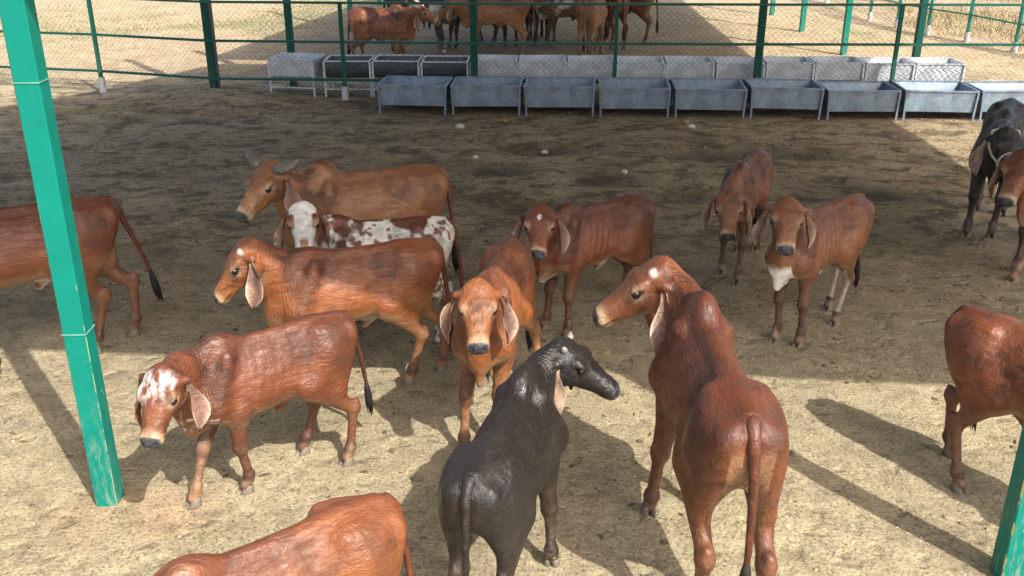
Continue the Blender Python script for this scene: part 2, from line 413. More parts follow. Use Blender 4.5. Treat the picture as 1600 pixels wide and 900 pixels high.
shed = tag(empty('cattle_shed', (0, 10, 0)), 'open cattle shed with green square columns over the trampled yard', 'shed')
def sub(parent, o):
    o.location = (o.location[0]-parent.location[0], o.location[1]-parent.location[1], o.location[2]-parent.location[2]); return o
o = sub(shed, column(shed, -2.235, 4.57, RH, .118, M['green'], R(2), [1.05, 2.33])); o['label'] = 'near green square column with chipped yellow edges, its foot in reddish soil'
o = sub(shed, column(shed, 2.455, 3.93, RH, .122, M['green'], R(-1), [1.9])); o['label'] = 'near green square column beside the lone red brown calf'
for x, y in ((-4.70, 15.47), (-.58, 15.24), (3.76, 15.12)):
    sub(shed, column(shed, x, y, RH, .105, M['green_shaded'], R(-3)))
pipe = MB().tube([(-4.60, 15.43, 0), (-4.60, 15.43, RH)], .022, 8).build('drain_pipe', M['galv'], shed, True); sub(shed, pipe)
sub(shed, roof_sheet(shed, [(-9.5, 6.95), (5.43, 5.72), (5.43, 18.05), (-5.35, 18.40), (-7.75, 14.75), (-9.5, 12.3)]))
shed2 = tag(empty('far_shed', (1.5, 21, 0)), 'second open shed with green columns in the pen behind the troughs', 'shed')
for x, y, mt in ((-3.62, 16.3, 'green_shaded'), (6.55, 16.1, 'green_shaded'), (6.47, 19.41, 'green'), (6.5, 22.5, 'green'), (6.54, 25.4, 'green'), (-3.62, 22.6, 'green'), (-3.6, 27.5, 'green')):
    sub(shed2, column(shed2, x, y, RH, .108, M[mt]))
sub(shed2, roof_sheet(shed2, [(-5.8, 18.86), (4.62, 18.5), (4.85, 29.5), (-4.0, 29.5)]))

# ------------------------------------------------------------------ chain-link fences
def chain_mesh(p, q, z0, z1, pitch=.09, wr=.0034):
    """woven zigzag wires between p and q (2D points)"""
    p = np.array(p); q = np.array(q); L = np.linalg.norm(q-p); d = (q-p)/L
    nz = max(2, int(round((z1-z0)/(pitch/2)))); nw = max(2, int(round(L/pitch)))
    k = np.arange(nz+1); zz = z0+(z1-z0)*k/nz
    V = []; Fs = []
    nrm = np.array([-d[1], d[0]])
    for w in range(nw):
        s = (w+.5)*L/nw+np.where(k % 2 == 0, -.5, .5)*L/nw*1.04
        s = np.clip(s, 0, L)
        off = np.where(k % 2 == 0, 1, -1)*wr*.9
        c = np.stack([p[0]+d[0]*s+nrm[0]*off, p[1]+d[1]*s+nrm[1]*off, zz], -1)
        r1 = np.array([d[0]*wr, d[1]*wr, 0])*1.3; r2 = np.array([nrm[0]*wr, nrm[1]*wr, 0])*1.3
        ring = np.stack([c+r1, c+r2, c-r1, c-r2], 1)
        b0 = w*(nz+1)*4; V.append(ring.reshape(-1, 3))
        i = np.arange(nz)[:, None]*4+b0; j = np.arange(4)[None]
        Fs.append(np.stack([i+j, i+(j+1) % 4, i+4+(j+1) % 4, i+4+j], -1).reshape(-1, 4))
    return mesh_np('chain_link', np.concatenate(V), np.concatenate(Fs), M['wire'], False)
def fence(root, pts, rails, thin, mat, rail_w=.036, ztop=1.46, mesh=True, sleeve=()):
    ox, oy, _ = root.location
    for i in range(len(pts)-1):
        a, b_ = pts[i], pts[i+1]
        for h in rails:
            mb = MB().bar((a[0]-ox, a[1]-oy, h), (b_[0]-ox, b_[1]-oy, h), rail_w); mb.build('rail', M['rail'] if mat == M['green_shaded'] else M['rail_far'], root)
        if mesh:
            o = obj('chain_link', chain_mesh((a[0]-ox, a[1]-oy-.022), (b_[0]-ox, b_[1]-oy-.022), .06, ztop), root); o['kind'] = 'stuff'
    for k, (x, y) in enumerate(pts):
        if k in thin:
            mb = MB().box((0, 0, (ztop+.03)/2-.1), (.055, .055, ztop+.2)); p = mb.build('post', mat, root); p.location = (x-ox, y-oy, 0)
            if k in sleeve:
                sl = MB().tube([(0, 0, -.1), (0, 0, .2)], [.06, .055], 10).build('sleeve', M['concrete'], p)
fr = tag(empty('chain_link_fence', (0, 15.2, 0)), 'green chain link fence with rails running just behind the near row of troughs', 'fence')
FP = [(-9.1, 16.55), (-6.70, 16.05), (-4.67, 15.40), (-2.60, 15.27), (-.58, 15.16), (1.57, 15.10), (3.76, 15.04), (5.80, 15.02), (7.9, 15.0), (10, 15.0)]
fence(fr, FP, (.3, .88, 1.46), {0, 1, 3, 5, 7, 8, 9}, M['green_shaded'], sleeve={1, 3})
fr2 = tag(empty('boundary_fence', (9, 23, 0)), 'far green boundary fence on posts with white concrete feet', 'fence')
FP2 = [(8.4, 32.0), (8.72, 28.1), (8.70, 24.5), (8.85, 23.1), (9.16, 22.1), (9.6, 21.1), (9.95, 19.7), (10.6, 17.6)]
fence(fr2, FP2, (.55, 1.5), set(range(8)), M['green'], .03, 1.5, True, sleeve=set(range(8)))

# ------------------------------------------------------------------ troughs
def near_trough():
    root = empty('feed_trough')
    L, D, H0, H1, t = 1.0, .74, .12, .41, .008
    # basin: tapered box, open on top, built as double shell
    def shell(i):
        l, d = L/2-i, D/2-i
        bt = [(-l+.03, -d+.02, H0+i), (l-.03, -d+.02, H0+i), (l-.03, d-.10, H0+i), (-l+.03, d-.10, H0+i)]
        tp = [(-l, -d, H1), (l, -d, H1), (l, d, H1), (-l, d, H1)]
        return bt+tp
    v = shell(0)+shell(t)
    f = [(0, 3, 2, 1)]+[(i, (i+1) % 4, 4+(i+1) % 4, 4+i) for i in range(4)]
    f += [(8, 9, 10, 11)]+[(8+(i+1) % 4, 8+i, 12+i, 12+(i+1) % 4) for i in range(4)]
    f += [(4+i, 4+(i+1) % 4, 12+(i+1) % 4, 12+i) for i in range(4)]
    obj('basin', mesh_np('basin', v, f, M['galv'], False), root)
    rim = MB()
    for a, b_ in (((-L/2-.012, -D/2), (L/2+.012, -D/2)), ((-L/2-.012, D/2), (L/2+.012, D/2)), ((-L/2, -D/2+.02), (-L/2, D/2-.02)), ((L/2, -D/2+.02), (L/2, D/2-.02))):
        rim.bar((a[0], a[1], H1+.005), (b_[0], b_[1], H1+.005), .026, .022)
    rim.build('rim', M['galv'], root)
    for sx in (-1, 1):
        for sy in (-1, 1):
            MB().bar((sx*(L/2-.02), sy*(D/2+.004), -.03), (sx*(L/2-.004), sy*(D/2+.016), H1-.01), .026, .026).build('leg', M['galv'], root)
    return root
def far_trough(kind):
    root = empty('feed_trough')
    L, D, H1 = .71, .56, .55
    if kind == 'barrel':
        n = 12; prof = [(-D/2*math.cos(math.pi*k/n), H1-.30*math.sin(math.pi*k/n)**.8) for k in range(n+1)]
    else:
        prof = [(-D/2, H1), (-D/2+.02, H1-.26), (-D/2+.12, H1-.34), (D/2-.12, H1-.34), (D/2-.02, H1-.26), (D/2, H1)]
    m_ = len(prof); v = []
    for x in (-L/2, L/2): v += [(x, y, z) for y, z in prof]
    for x in (-L/2+.008, L/2-.008): v += [(x, y*.97, z+.008 if 0 < i < m_-1 else z) for i, (y, z) in enumerate(prof)]
    f = [(i, i+1, m_+i+1, m_+i) for i in range(m_-1)]+[tuple(range(m_))[::-1], tuple(range(m_, 2*m_))]
    f += [(2*m_+i+1, 2*m_+i, 3*m_+i, 3*m_+i+1) for i in range(m_-1)]+[tuple(range(2*m_, 3*m_)), tuple(range(3*m_, 4*m_))[::-1]]
    obj('basin', mesh_np('basin', v, f, M['galv_dark' if kind == 'barrel' else 'galv2'], False), root)
    rim = MB()
    for sy in (-1, 1): rim.bar((-L/2-.01, sy*D/2, H1+.004), (L/2+.01, sy*D/2, H1+.004), .024, .02)
    for sx in (-1, 1): rim.bar((sx*L/2, -D/2+.02, H1+.004), (sx*L/2, D/2-.02, H1+.004), .024, .02)
    rim.build('rim', M['galv2'], root)
    for sx in (-1, 1):
        for sy in (-1, 1):
            MB().bar((sx*(L/2+.006), sy*(D/2+.012), -.04), (sx*(L/2+.006), sy*(D/2+.012), H1-.008), .028, .028).build('leg', M['galv2'], root)
    MB().bar((-L/2, -D/2-.012, .12), (L/2, -D/2-.012, .12), .02).build('brace', M['galv2'], root)
    MB().bar((-L/2, D/2+.012, .12), (L/2, D/2+.012, .12), .02).build('brace', M['galv2'], root)
    return root
def copy_tree(o, parent=None):
    c = o.copy(); C.objects.link(c); c.parent = parent
    for ch in list(o.children): copy_tree(ch, c)
    return c
nt0 = near_trough()
for i in range(10):
    o = nt0 if i == 0 else copy_tree(nt0)
    x = -1.43+1.075*i; y = 14.62-.058*(x+1.4)
    o.location = (x, y, gz1(x, y-.3)+rnd.uniform(-.012, .012)); o.rotation_euler = (R(rnd.uniform(-1.2, 1.2)), R(rnd.uniform(-1, 1)), R(-3.2+rnd.uniform(-1.5, 1.5)))
    lb = 'grey galvanised feed trough on legs in the middle of the row before the fence'
    if i == 0: lb = 'grey galvanised feed trough ending the near row, before the half barrel troughs'
    if i == 7: lb = 'feed trough half in sun, half in roof shade, before the fence'
    if i >= 8: lb = 'sunlit galvanised feed trough behind the black haltered cow'
    tag(o, lb, 'trough', 'feed troughs in front of the fence')
tb = far_trough('barrel'); tf = far_trough('flat'); ub = uf = False
for i in range(14):
    brl = i in (1, 2, 3)
    if brl: o = copy_tree(tb) if ub else tb; ub = True
    else: o = copy_tree(tf) if uf else tf; uf = True
    x = -3.42+.765*i+(.08 if i else 0); y = 15.78-.03*(x+3)
    o.location = (x, y, gz1(x, y)+.0); o.rotation_euler = (0, R(rnd.uniform(-.8, .8)), R(-2+rnd.uniform(-1, 1)) if i else R(-10))
    if i == 0: tag(o, 'square galvanised trough ending the row behind the fence, beside the half barrel troughs', 'trough', 'feed troughs behind the fence')
    elif brl: tag(o, 'half barrel steel feed trough with dark rounded belly behind the fence', 'trough', 'feed troughs behind the fence')
    else: tag(o, 'flat sided galvanised feed trough, pale with painted-in sky shine, behind the fence', 'trough', 'feed troughs behind the fence')

# ------------------------------------------------------------------ cattle
class Field:
    def __init__(s, lo, hi, h):
        s.lo = np.array(lo, float); s.h = h
        s.n = np.ceil((np.array(hi)-s.lo)/h).astype(int)+1
        s.F = np.full(s.n, .25, np.float32)
        s.ax = [s.lo[i]+h*np.arange(s.n[i]) for i in range(3)]
    def add(s, fn, lo, hi, k=.04, sub_=False):
        m = k+2.2*s.h
        a = np.maximum(np.floor((np.array(lo)-m-s.lo)/s.h).astype(int), 0); b_ = np.minimum(np.ceil((np.array(hi)+m-s.lo)/s.h).astype(int)+1, s.n)
        if np.any(b_-a < 1): return
        sl = tuple(slice(a[i], b_[i]) for i in range(3))
        x = s.ax[0][sl[0]][:, None, None]; y = s.ax[1][sl[1]][None, :, None]; z = s.ax[2][sl[2]][None, None, :]
        d = fn(x, y, z).astype(np.float32); A = s.F[sl]
        if sub_:
            d = -d; hh = np.clip(.5+.5*(A-d)/k, 0, 1)*0+np.clip(.5-.5*(A-d)/k, 0, 1)
            s.F[sl] = A*(1-hh)+d*hh+k*hh*(1-hh)
        else:
            hh = np.clip(.5+.5*(A-d)/k, 0, 1)
            s.F[sl] = A*(1-hh)+d*hh-k*hh*(1-hh)
    def cone(s, a, b_, ra, rb, k=.04, sq=None, f=1.):
        a = np.array(a, float); b_ = np.array(b_, float); ab = b_-a; L2 = float(ab@ab)+1e-9
        def fn(x, y, z):
            px, py, pz = x-a[0], y-a[1], z-a[2]
            t = np.clip((px*ab[0]+py*ab[1]+pz*ab[2])/L2, 0, 1)
            qx, qy, qz = px-t*ab[0], py-t*ab[1], pz-t*ab[2]
            if sq is not None:
                dn = (qx*sq[0]+qy*sq[1]+qz*sq[2])*(1/f-1)
                qx, qy, qz = qx+dn*sq[0], qy+dn*sq[1], qz+dn*sq[2]
            return (np.sqrt(qx*qx+qy*qy+qz*qz)-(ra+(rb-ra)*t))*(1 if sq is None else (.5+.5*f))
        r = max(ra, rb)
        s.add(fn, np.minimum(a, b_)-r, np.maximum(a, b_)+r, k)
    def ell(s, c, r, k=.04, ax=None, sub_=False):
        c = np.array(c, float); r = np.array(r, float); A = np.eye(3) if ax is None else np.array(ax)
        def fn(x, y, z):
            p = (x-c[0], y-c[1], z-c[2])
            q = [(p[0]*A[i][0]+p[1]*A[i][1]+p[2]*A[i][2]) for i in range(3)]
            k0 = np.sqrt((q[0]/r[0])**2+(q[1]/r[1])**2+(q[2]/r[2])**2)
            k1 = np.sqrt((q[0]/r[0]**2)**2+(q[1]/r[1]**2)**2+(q[2]/r[2]**2)**2)+1e-6
            return k0*(k0-1)/k1
        e = np.abs(A.T@np.diag(r)).sum(1)
        s.add(fn, c-e, c+e, k, sub_)
    def sweep(s, o, ax, st, n=2.2, k=.04, disp=None):
        """stations (x, halfwidth, ztop, zbot, taper) along ax[0]; ax rows = forward, left, up"""
        o = np.array(o, float); A = np.array(ax, float); st = np.array(st, float)
        def fn(x, y, z):
            p = (x-o[0], y-o[1], z-o[2])
            q = [(p[0]*A[i][0]+p[1]*A[i][1]+p[2]*A[i][2]) for i in range(3)]
            X = q[0]; xc = np.clip(X, st[0, 0], st[-1, 0])
            g = lambda j: np.interp(xc, st[:, 0], st[:, j])
            w, zt, zb, tp = g(1), g(2), g(3), g(4)
            zc = (zt+zb)/2; rz = (zt-zb)/2
            zz = (q[2]-zc)/rz
            ww = w*(1-tp*np.clip(zz, -1.2, 1.2))
            rho = (np.abs(q[1]/ww)**n+np.abs(zz)**n)**(1/n)
            d = (rho-1)*np.minimum(w, rz)
            dx = np.abs(X-xc)
            d = np.where(dx > 0, np.sqrt(np.maximum(d, 0)**2+dx**2)+np.minimum(d, 0)*0, d)
            if disp is not None: d = d+disp(q[0], q[1], q[2])
            return d
        m = max(st[:, 1].max()*1.4, np.abs(st[:, 2:4]).max())
        lo = np.full(3, 1e9); hi = -lo
        for X in (st[0, 0], st[-1, 0]):
            for Yv in (-st[:, 1].max()*1.4, st[:, 1].max()*1.4):
                for Z in (st[:, 3].min(), st[:, 2].max()):
                    pt = o+A[0]*X+A[1]*Yv+A[2]*Z; lo = np.minimum(lo, pt); hi = np.maximum(hi, pt)
        s.add(fn, lo, hi, k)
    def mesh(s):
        F = s.F; F[[0, -1]] = .2; F[:, [0, -1]] = .2; F[:, :, [0, -1]] = .2
        ins = F < 0
        cnt = np.zeros(np.array(F.shape)-1, np.int8)
        for a in (0, 1):
            for b_ in (0, 1):
                for c in (0, 1): cnt += ins[a:F.shape[0]-1+a, b_:F.shape[1]-1+b_, c:F.shape[2]-1+c]
        act = (cnt > 0) & (cnt < 8); idx = np.argwhere(act); n = len(idx)
        pos = np.zeros((n, 3)); num = np.zeros(n)
        cor = [np.array(q) for q in ((0,0,0),(1,0,0),(0,1,0),(1,1,0),(0,0,1),(1,0,1),(0,1,1),(1,1,1))]
        val = [F[idx[:, 0]+c[0], idx[:, 1]+c[1], idx[:, 2]+c[2]].astype(float) for c in cor]
        for i, j in ((0,1),(2,3),(4,5),(6,7),(0,2),(1,3),(4,6),(5,7),(0,4),(1,5),(2,6),(3,7)):
            fa, fb = val[i], val[j]; cr = (fa < 0) != (fb < 0)
            t = np.where(cr, fa/np.where(cr, fa-fb, 1), 0)
            pos += np.where(cr[:, None], cor[i]+t[:, None]*(cor[j]-cor[i]), 0); num += cr
        V = s.lo+(idx+pos/num[:, None])*s.h
        g = np.stack([(val[1]+val[3]+val[5]+val[7])-(val[0]+val[2]+val[4]+val[6]), (val[2]+val[3]+val[6]+val[7])-(val[0]+val[1]+val[4]+val[5]),
                      (val[4]+val[5]+val[6]+val[7])-(val[0]+val[1]+val[2]+val[3])], -1)
        g /= np.linalg.norm(g, axis=1)[:, None]+1e-9
        vid = np.full(act.shape, -1, np.int64); vid[act] = np.arange(n)
        Q = []
        for axis in range(3):
            sl0 = [slice(1, -1)]*3; sl1 = [slice(1, -1)]*3
            sl0[axis] = slice(0, -1); sl1[axis] = slice(1, None)
            a = ins[tuple(sl0)]; b_ = ins[tuple(sl1)]
            e = np.argwhere(a != b_); off = np.ones(3, int); off[axis] = 0; e = e+off
            u, w = [(1, 2), (2, 0), (0, 1)][axis]
            def cell(du, dw):
                c = e.copy(); c[:, u] -= du; c[:, w] -= dw; return vid[c[:, 0], c[:, 1], c[:, 2]]
            q = np.stack([cell(1, 1), cell(0, 1), cell(0, 0), cell(1, 0)], -1)
            fl = ~ins[e[:, 0], e[:, 1], e[:, 2]]
            q[fl] = q[fl][:, ::-1]; Q.append(q)
        Fq = np.concatenate(Q); Fq = Fq[(Fq >= 0).all(1)]
        return V, Fq, g

def dirv(elev, yaw):
    e, y = R(elev), R(yaw); return np.array([math.cos(e)*math.cos(y), math.cos(e)*math.sin(y), math.sin(e)])

COATS = {  # main coat, back/hump shade, pale under-parts, lower-leg
    'red':    ((.205, .060, .021), (.120, .032, .014), (.46, .27, .15), (.20, .080, .038)),
    'dred':   ((.195, .056, .020), (.120, .032, .013), (.42, .25, .15), (.20, .075, .034)),
    'orange': ((.300, .096, .028), (.165, .046, .017), (.58, .36, .20), (.36, .165, .070)),
    'tan':    ((.310, .130, .050), (.210, .080, .033), (.50, .32, .18), (.30, .16, .08)),
    'brown':  ((.250, .092, .034), (.155, .052, .021), (.45, .30, .18), (.17, .085, .046)),
    'black':  ((.013, .011, .011), (.014, .010, .009), (.035, .022, .016), (.045, .024, .015)),
    'dark':   ((.060, .026, .018), (.040, .018, .013), (.30, .22, .17), (.05, .028, .02)),
}
def hoof_mesh():
    v = []; f = []
    for s in (-1, 1):
        b0 = len(v); n = 10
        for (cx, cy, rx, ry, z) in ((.016, .025, .056, .0235, -.02), (.014, .025, .055, .0235, .006), (.003, .023, .041, .0225, .034), (-.006, .020, .032, .021, .058)):
            for j in range(n):
                a = 2*math.pi*j/n; px = math.cos(a); py = math.sin(a)
                if px > 0: py *= (1-.35*px)
                v.append((cx+rx*px, s*cy+ry*py*1., z))
        for r in range(3):
            for j in range(n): f.append((b0+r*n+j, b0+r*n+(j+1) % n, b0+(r+1)*n+(j+1) % n, b0+(r+1)*n+j))
        f.append(tuple(b0+j for j in range(n))[::-1]); f.append(tuple(b0+3*n+j for j in range(n)))
        b0 = len(v)   # dewclaw
        for (z, r) in ((.075, .006), (.09, .012), (.105, .006)):
            for j in range(6):
                a = j*math.pi/3; v.append((-.045+r*math.cos(a), s*.02+r*math.sin(a), z))
        for r in range(2):
            for j in range(6): f.append((b0+r*6+j, b0+r*6+(j+1) % 6, b0+(r+1)*6+(j+1) % 6, b0+(r+1)*6+j))
        f.append(tuple(b0+j for j in range(6))[::-1]); f.append(tuple(b0+12+j for j in range(6)))
    return mesh_np('hoof', v, f, M['hoof'], True)
HOOF = hoof_mesh()
def sphere_mesh(name, r, mat, seg=14, rings=9):
    v = [(0, 0, r)]; f = []
    for i in range(1, rings):
        t = math.pi*i/rings
        v += [(r*math.sin(t)*math.cos(2*math.pi*j/seg), r*math.sin(t)*math.sin(2*math.pi*j/seg), r*math.cos(t)) for j in range(seg)]
    v.append((0, 0, -r))
    f += [(0, 1+j, 1+(j+1) % seg) for j in range(seg)]
    for i in range(rings-2):
        f += [(1+i*seg+j, 1+(i+1)*seg+j, 1+(i+1)*seg+(j+1) % seg, 1+i*seg+(j+1) % seg) for j in range(seg)]
    f += [(len(v)-1, 1+(rings-2)*seg+(j+1) % seg, 1+(rings-2)*seg+j) for j in range(seg)]
    return mesh_np(name, v, f, mat, True)
EYE = sphere_mesh('eye', .0225, M['eye'])

def ear_mesh(root, f, out, length, inner, outer, droop=1., seed=0):
    """long hanging leaf-shaped ear, two skins; root, f(head forward), out(outward) in body space"""
    rr = random.Random(seed)
    dn = np.array([0, 0, -1.]); nU, nV = 15, 9
    n0 = f*.62+out*.78; n0[2] *= .3; n0 /= np.linalg.norm(n0)
    hzf = np.array([f[0], f[1], 0]); hzf /= np.linalg.norm(hzf)+1e-9
    tw = rr.uniform(-.15, .15)
    P0 = []
    for i in range(nU+1):
        t = i/nU
        c = root+out*(.004+.068*(min(t, .7)/.7)**.85)*(1-.3*max(0, t-.7)/.3)+dn*length*(t**1.08)*droop+hzf*(-.03*t+.05*t*t)
        P0.append(c)
    V = []; Cc = []
    Wd = lambda t: np.interp(t, [0, .15, .35, .55, .72, .85, .95, 1], [.026, .031, .046, .066, .062, .041, .017, .003])
    for layer in (0, 1):
        for i in range(nU+1):
            t = i/nU
            T = P0[min(i+1, nU)]-P0[max(i-1, 0)]; T /= np.linalg.norm(T)
            nn = n0-T*np.dot(n0, T); nn /= np.linalg.norm(nn)
            ac = np.cross(T, nn)
            a_ = tw*t; nn2 = nn*math.cos(a_)+ac*math.sin(a_); ac2 = ac*math.cos(a_)-nn*math.sin(a_)
            w = Wd(t); curl = float(np.interp(t, [0, .2, .45, .7, 1], [2.8, 2.4, 1.4, 1.1, 2.0]))
            for j in range(nV+1):
                s = -1+2*j/nV
                an = s*curl*.8; rad = w/max(curl*.8, .2)
                y = rad*math.sin(an); z = rad*(1-math.cos(an))
                p = P0[i]+ac2*y+nn2*(z-.3*w)+nn2*(.006 if layer else 0)*(1-abs(s)**4)
                wob = .006*math.sin(9*t+3*s+seed); p = p+nn2*wob*abs(s)
                V.append(p)
                e = abs(s)**3
                if layer: cc = np.array(inner)*(1-e)+np.array([.46, .33, .23])*e; cc = cc*(1-.6*math.exp(-((s+.1)/.35)**2)*(1-.6*t))
                else: cc = np.array(outer)
                if t > .86: cc = cc*(1-.75*(t-.86)/.14)
                Cc.append(cc)
    n1 = nV+1; Lr = (nU+1)*n1; Fq = []
    for i in range(nU):
        for j in range(nV):
            a = i*n1+j
            Fq.append((a, a+n1, a+n1+1, a+1)); Fq.append((Lr+a, Lr+a+1, Lr+a+n1+1, Lr+a+n1))
    for i in range(nU):
        a = i*n1; Fq.append((a, Lr+a, Lr+a+n1, a+n1)); a += nV; Fq.append((a+n1, Lr+a+n1, Lr+a, a))
    for j in range(nV):
        a = nU*n1+j; Fq.append((a, Lr+a, Lr+a+1, a+1))
    return mesh_np('ear', np.array(V), np.array(Fq), M['coat'], True, np.array(Cc))

def make_cow(name, label, at, hd, s=1.0, coat='red', neck=(30, None), head=(None, 40), feet=None, wfeet=None, fat=.95, hump=.6, horns=None, necklen=1., vox=.0098,
             ribs=0, spots=None, star=0, tail=(.03, .0), bud=True, white=None, seed=1, group=None, dew=1., earlen=.30, sheath=1., halter=False, sub_vox=None, headsc=1.0, droop=1., cat='calf', muzzle=(.55, .40, .25), nosec=(.040, .042, .050), bend=0.):
    """at: ground point under the trunk, hd: heading in degrees; everything below is in units of withers height"""
    H_ = R(hd); cz = gz1(*at)-.006
    root = empty(name, (at[0], at[1], cz), H_); root.scale = (s, s, s)
    tag(root, label, cat, group)
    main, back, pale, legc = [np.array(c)*(.74 if coat != 'black' else 1.) for c in COATS[coat]]
    rr = random.Random(seed)
    ft = {'LF': [.31, .105], 'RF': [.31, -.105], 'LH': [-.43, .105], 'RH': [-.43, -.105]}
    for k_ in ft: ft[k_][0] += rr.uniform(-.05, .05)
    if feet:
        for k_, v_ in feet.items(): ft[k_] = list(v_)
    if wfeet:
        for k_, (wx, wy) in wfeet.items():
            dx, dy = wx-at[0], wy-at[1]
            ft[k_] = [(dx*math.cos(H_)+dy*math.sin(H_))/s, (-dx*math.sin(H_)+dy*math.cos(H_))/s]
            sd = 1 if k_[0] == 'L' else -1
            ft[k_][1] = sd*min(max(sd*ft[k_][1], .03), .2); lim = (.12, .52) if k_[1] == 'F' else (-.66, -.24)
            ft[k_][0] = min(max(ft[k_][0], lim[0]), lim[1])
    # --- head and neck frame
    hyaw = 0 if head[0] is None else ((head[0]-hd+180) % 360-180)
    nyaw = neck[1] if neck[1] is not None else max(-62, min(62, hyaw*.62))
    hp = R(head[1]); hy = R(hyaw)
    f = np.array([math.cos(hp)*math.cos(hy), math.cos(hp)*math.sin(hy), -math.sin(hp)])
    l = np.array([-math.sin(hy), math.cos(hy), 0]); u = np.cross(f, l)
    B = np.array([.37, 0, .84]); Mn = B+.155*necklen*dirv(neck[0]*.85, nyaw*.45); Pl = Mn+.175*necklen*dirv(neck[0]*1.1, nyaw)
    hs = headsc
    HLx, HLw = .90, 1.06                       # short, broad calf heads
    HL = lambda x, y, z: Pl+(f*x*HLx+l*y*HLw+u*z*HLw)*hs
    nl = np.array([-math.sin(R(nyaw*.6)), math.cos(R(nyaw*.6)), 0])
    throat = HL(.05, 0, -.075)
    # --- field
    allp = np.array([HL(.46, 0, .1), HL(.46, 0, -.15), HL(-.1, .14, .12), HL(-.1, -.14, .1), Mn+.2, Mn-.2, [-.68, -.3, 0], [.62, .3, 1.15], [-.6, .3, .5]]+[[q[0]+.06, q[1]+.06, 0] for q in ft.values()]+[[q[0]-.1, q[1]-.06, 0] for q in ft.values()])
    h = vox/s
    Fd = Field(allp.min(0)-.06, allp.max(0)+.06, h)
    w = fat
    torso = [(-.57, .045, .93, .80, 0), (-.535, .082*w, .958, .72, .0), (-.46, .125*w, .982, .65, .05), (-.36, .152*w, .996, .605, .02), (-.27, .150*w, .990, .58, .12), (-.15, .152*w, .972, .545, .22),
             (0, .176*w, .962, .518, .20), (.12, .180*w, .966, .505, .24), (.22, .165*w, .983, .505, .34), (.31, .145*w, .983, .515, .40), (.40, .120*w, .95, .54, .30), (.48, .088*w, .88, .58, .1), (.53, .05, .80, .64, 0)]
    disp = None
    if ribs:
        disp = lambda X, Y, Z: ribs*.0055*np.sin((X+.25*(Z-.7))*2*math.pi/.058)*np.exp(-((X-.02)/.14)**2)*np.exp(-((Z-.76)/.13)**2)
    Fd.sweep((0, 0, 0), np.eye(3), torso, 2.15, .05, disp)
    Fd.cone((-.50, 0, .955), (.22, 0, .972), .028, .026, .05)                    # spine
    Fd.ell((.265, 0, .962+.022*hump), (.105, .045+.014*hump, .045+.042*hump), .06)  # hump
    for sy in (-1, 1):
        Fd.ell((-.525, sy*.075, .875), (.035, .032, .045), .05)                  # pin bones
        Fd.cone((-.30, sy*.108*w, .942), (-.515, sy*.07, .89), .022, .03, .075)
        Fd.cone((.245, sy*.085, .93), (.365, sy*.125*w, .66), .045, .075, .05)    # shoulder blade
        Fd.ell((-.375, sy*.105*w, .76), (.125, .068, .165), .06)                 # thigh
        # hind leg
        K = ('L' if sy > 0 else 'R')
        fx, fy = ft[K+'H']; fx2 = fx
        St = np.array([-.235+.30*(fx+.43), sy*.120, .605]); Hk = np.array([-.495+.78*(fx+.43), .45*sy*.105+.55*fy, .375-.06*abs(fx+.43)]); Fk = np.array([fx-.022, fy, .108]); Pa = np.array([fx+.008, fy, .045])
        Fd.cone((-.36, sy*.095, .80), St, .118, .078, .05, (0, 1, 0), .62)
        Fd.cone((-.475, sy*.078, .80), (St+Hk)/2+np.array([-.045, 0, .05]), .072, .052, .06, (0, 1, 0), .75)
        Fd.cone(St, Hk, .076, .040, .05, (0, 1, 0), .72)
        Fd.cone((-.20, sy*.115, .625), (-.13, sy*.125, .68), .03, .012, .09)         # flank fold
        Fd.ell(Hk, (.040, .031, .046), .03); Fd.cone(Hk+np.array([-.022, 0, .0]), Hk+np.array([-.026, 0, .045]), .021, .017, .025)
        Fd.cone(Hk, Fk, .029, .0245, .025); Fd.cone(Hk+np.array([-.018, 0, -.02]), Fk+np.array([-.016, 0, .02]), .014, .013, .012); Fd.ell(Fk, (.035, .033, .036), .02); Fd.cone(Fk, Pa, .030, .034, .02)
        # fore leg
        fx, fy = ft[K+'F']
        El = np.array([.245+.12*(fx-.31), sy*.112*w, .585]); Fk = np.array([fx-.014, fy, .108]); Kn = El*.47+Fk*.53+np.array([.022, 0, 0]); Pa = np.array([fx+.012, fy, .045])
        Fd.cone((.365, sy*.105*w, .68), El, .088, .064, .05, (0, 1, 0), .72)
        Fd.cone(El, Kn, .062, .038, .045); Fd.ell(Kn, (.041, .038, .05), .025)
        Fd.cone(Kn, Fk, .028, .0245, .025); Fd.cone(Kn+np.array([-.018, 0, -.03]), Fk+np.array([-.016, 0, .02]), .014, .013, .012); Fd.ell(Fk, (.035, .033, .036), .02); Fd.cone(Fk, Pa, .030, .034, .02)
    Fd.ell((.47, 0, .645), (.085, .068*w, .11), .06)                               # brisket
    if sheath:
        Fd.cone((-.12, 0, .555), (-.06, 0, .495-.03*sheath), .06, .024, .05, (0, 1, 0), .6)
    # neck
    Fd.cone((.27, 0, .945), Mn+(0, 0, .055), .068, .062, .06, nl, .8); Fd.cone(Mn+(0, 0, .055), Pl+u*.01-f*.01, .062, .058, .06, nl, .85)
    Fd.cone((.36, 0, .82), Mn, .125*w, .092, .06, nl, .8); Fd.cone(Mn, HL(.02, 0, -.03), .092, .078, .06, nl, .85)
    Fd.cone((.43, 0, .70), Mn-(0, 0, .085), .105*w, .078, .06, nl, .75); Fd.cone(Mn-(0, 0, .085), throat, .078, .058, .06, nl, .85)
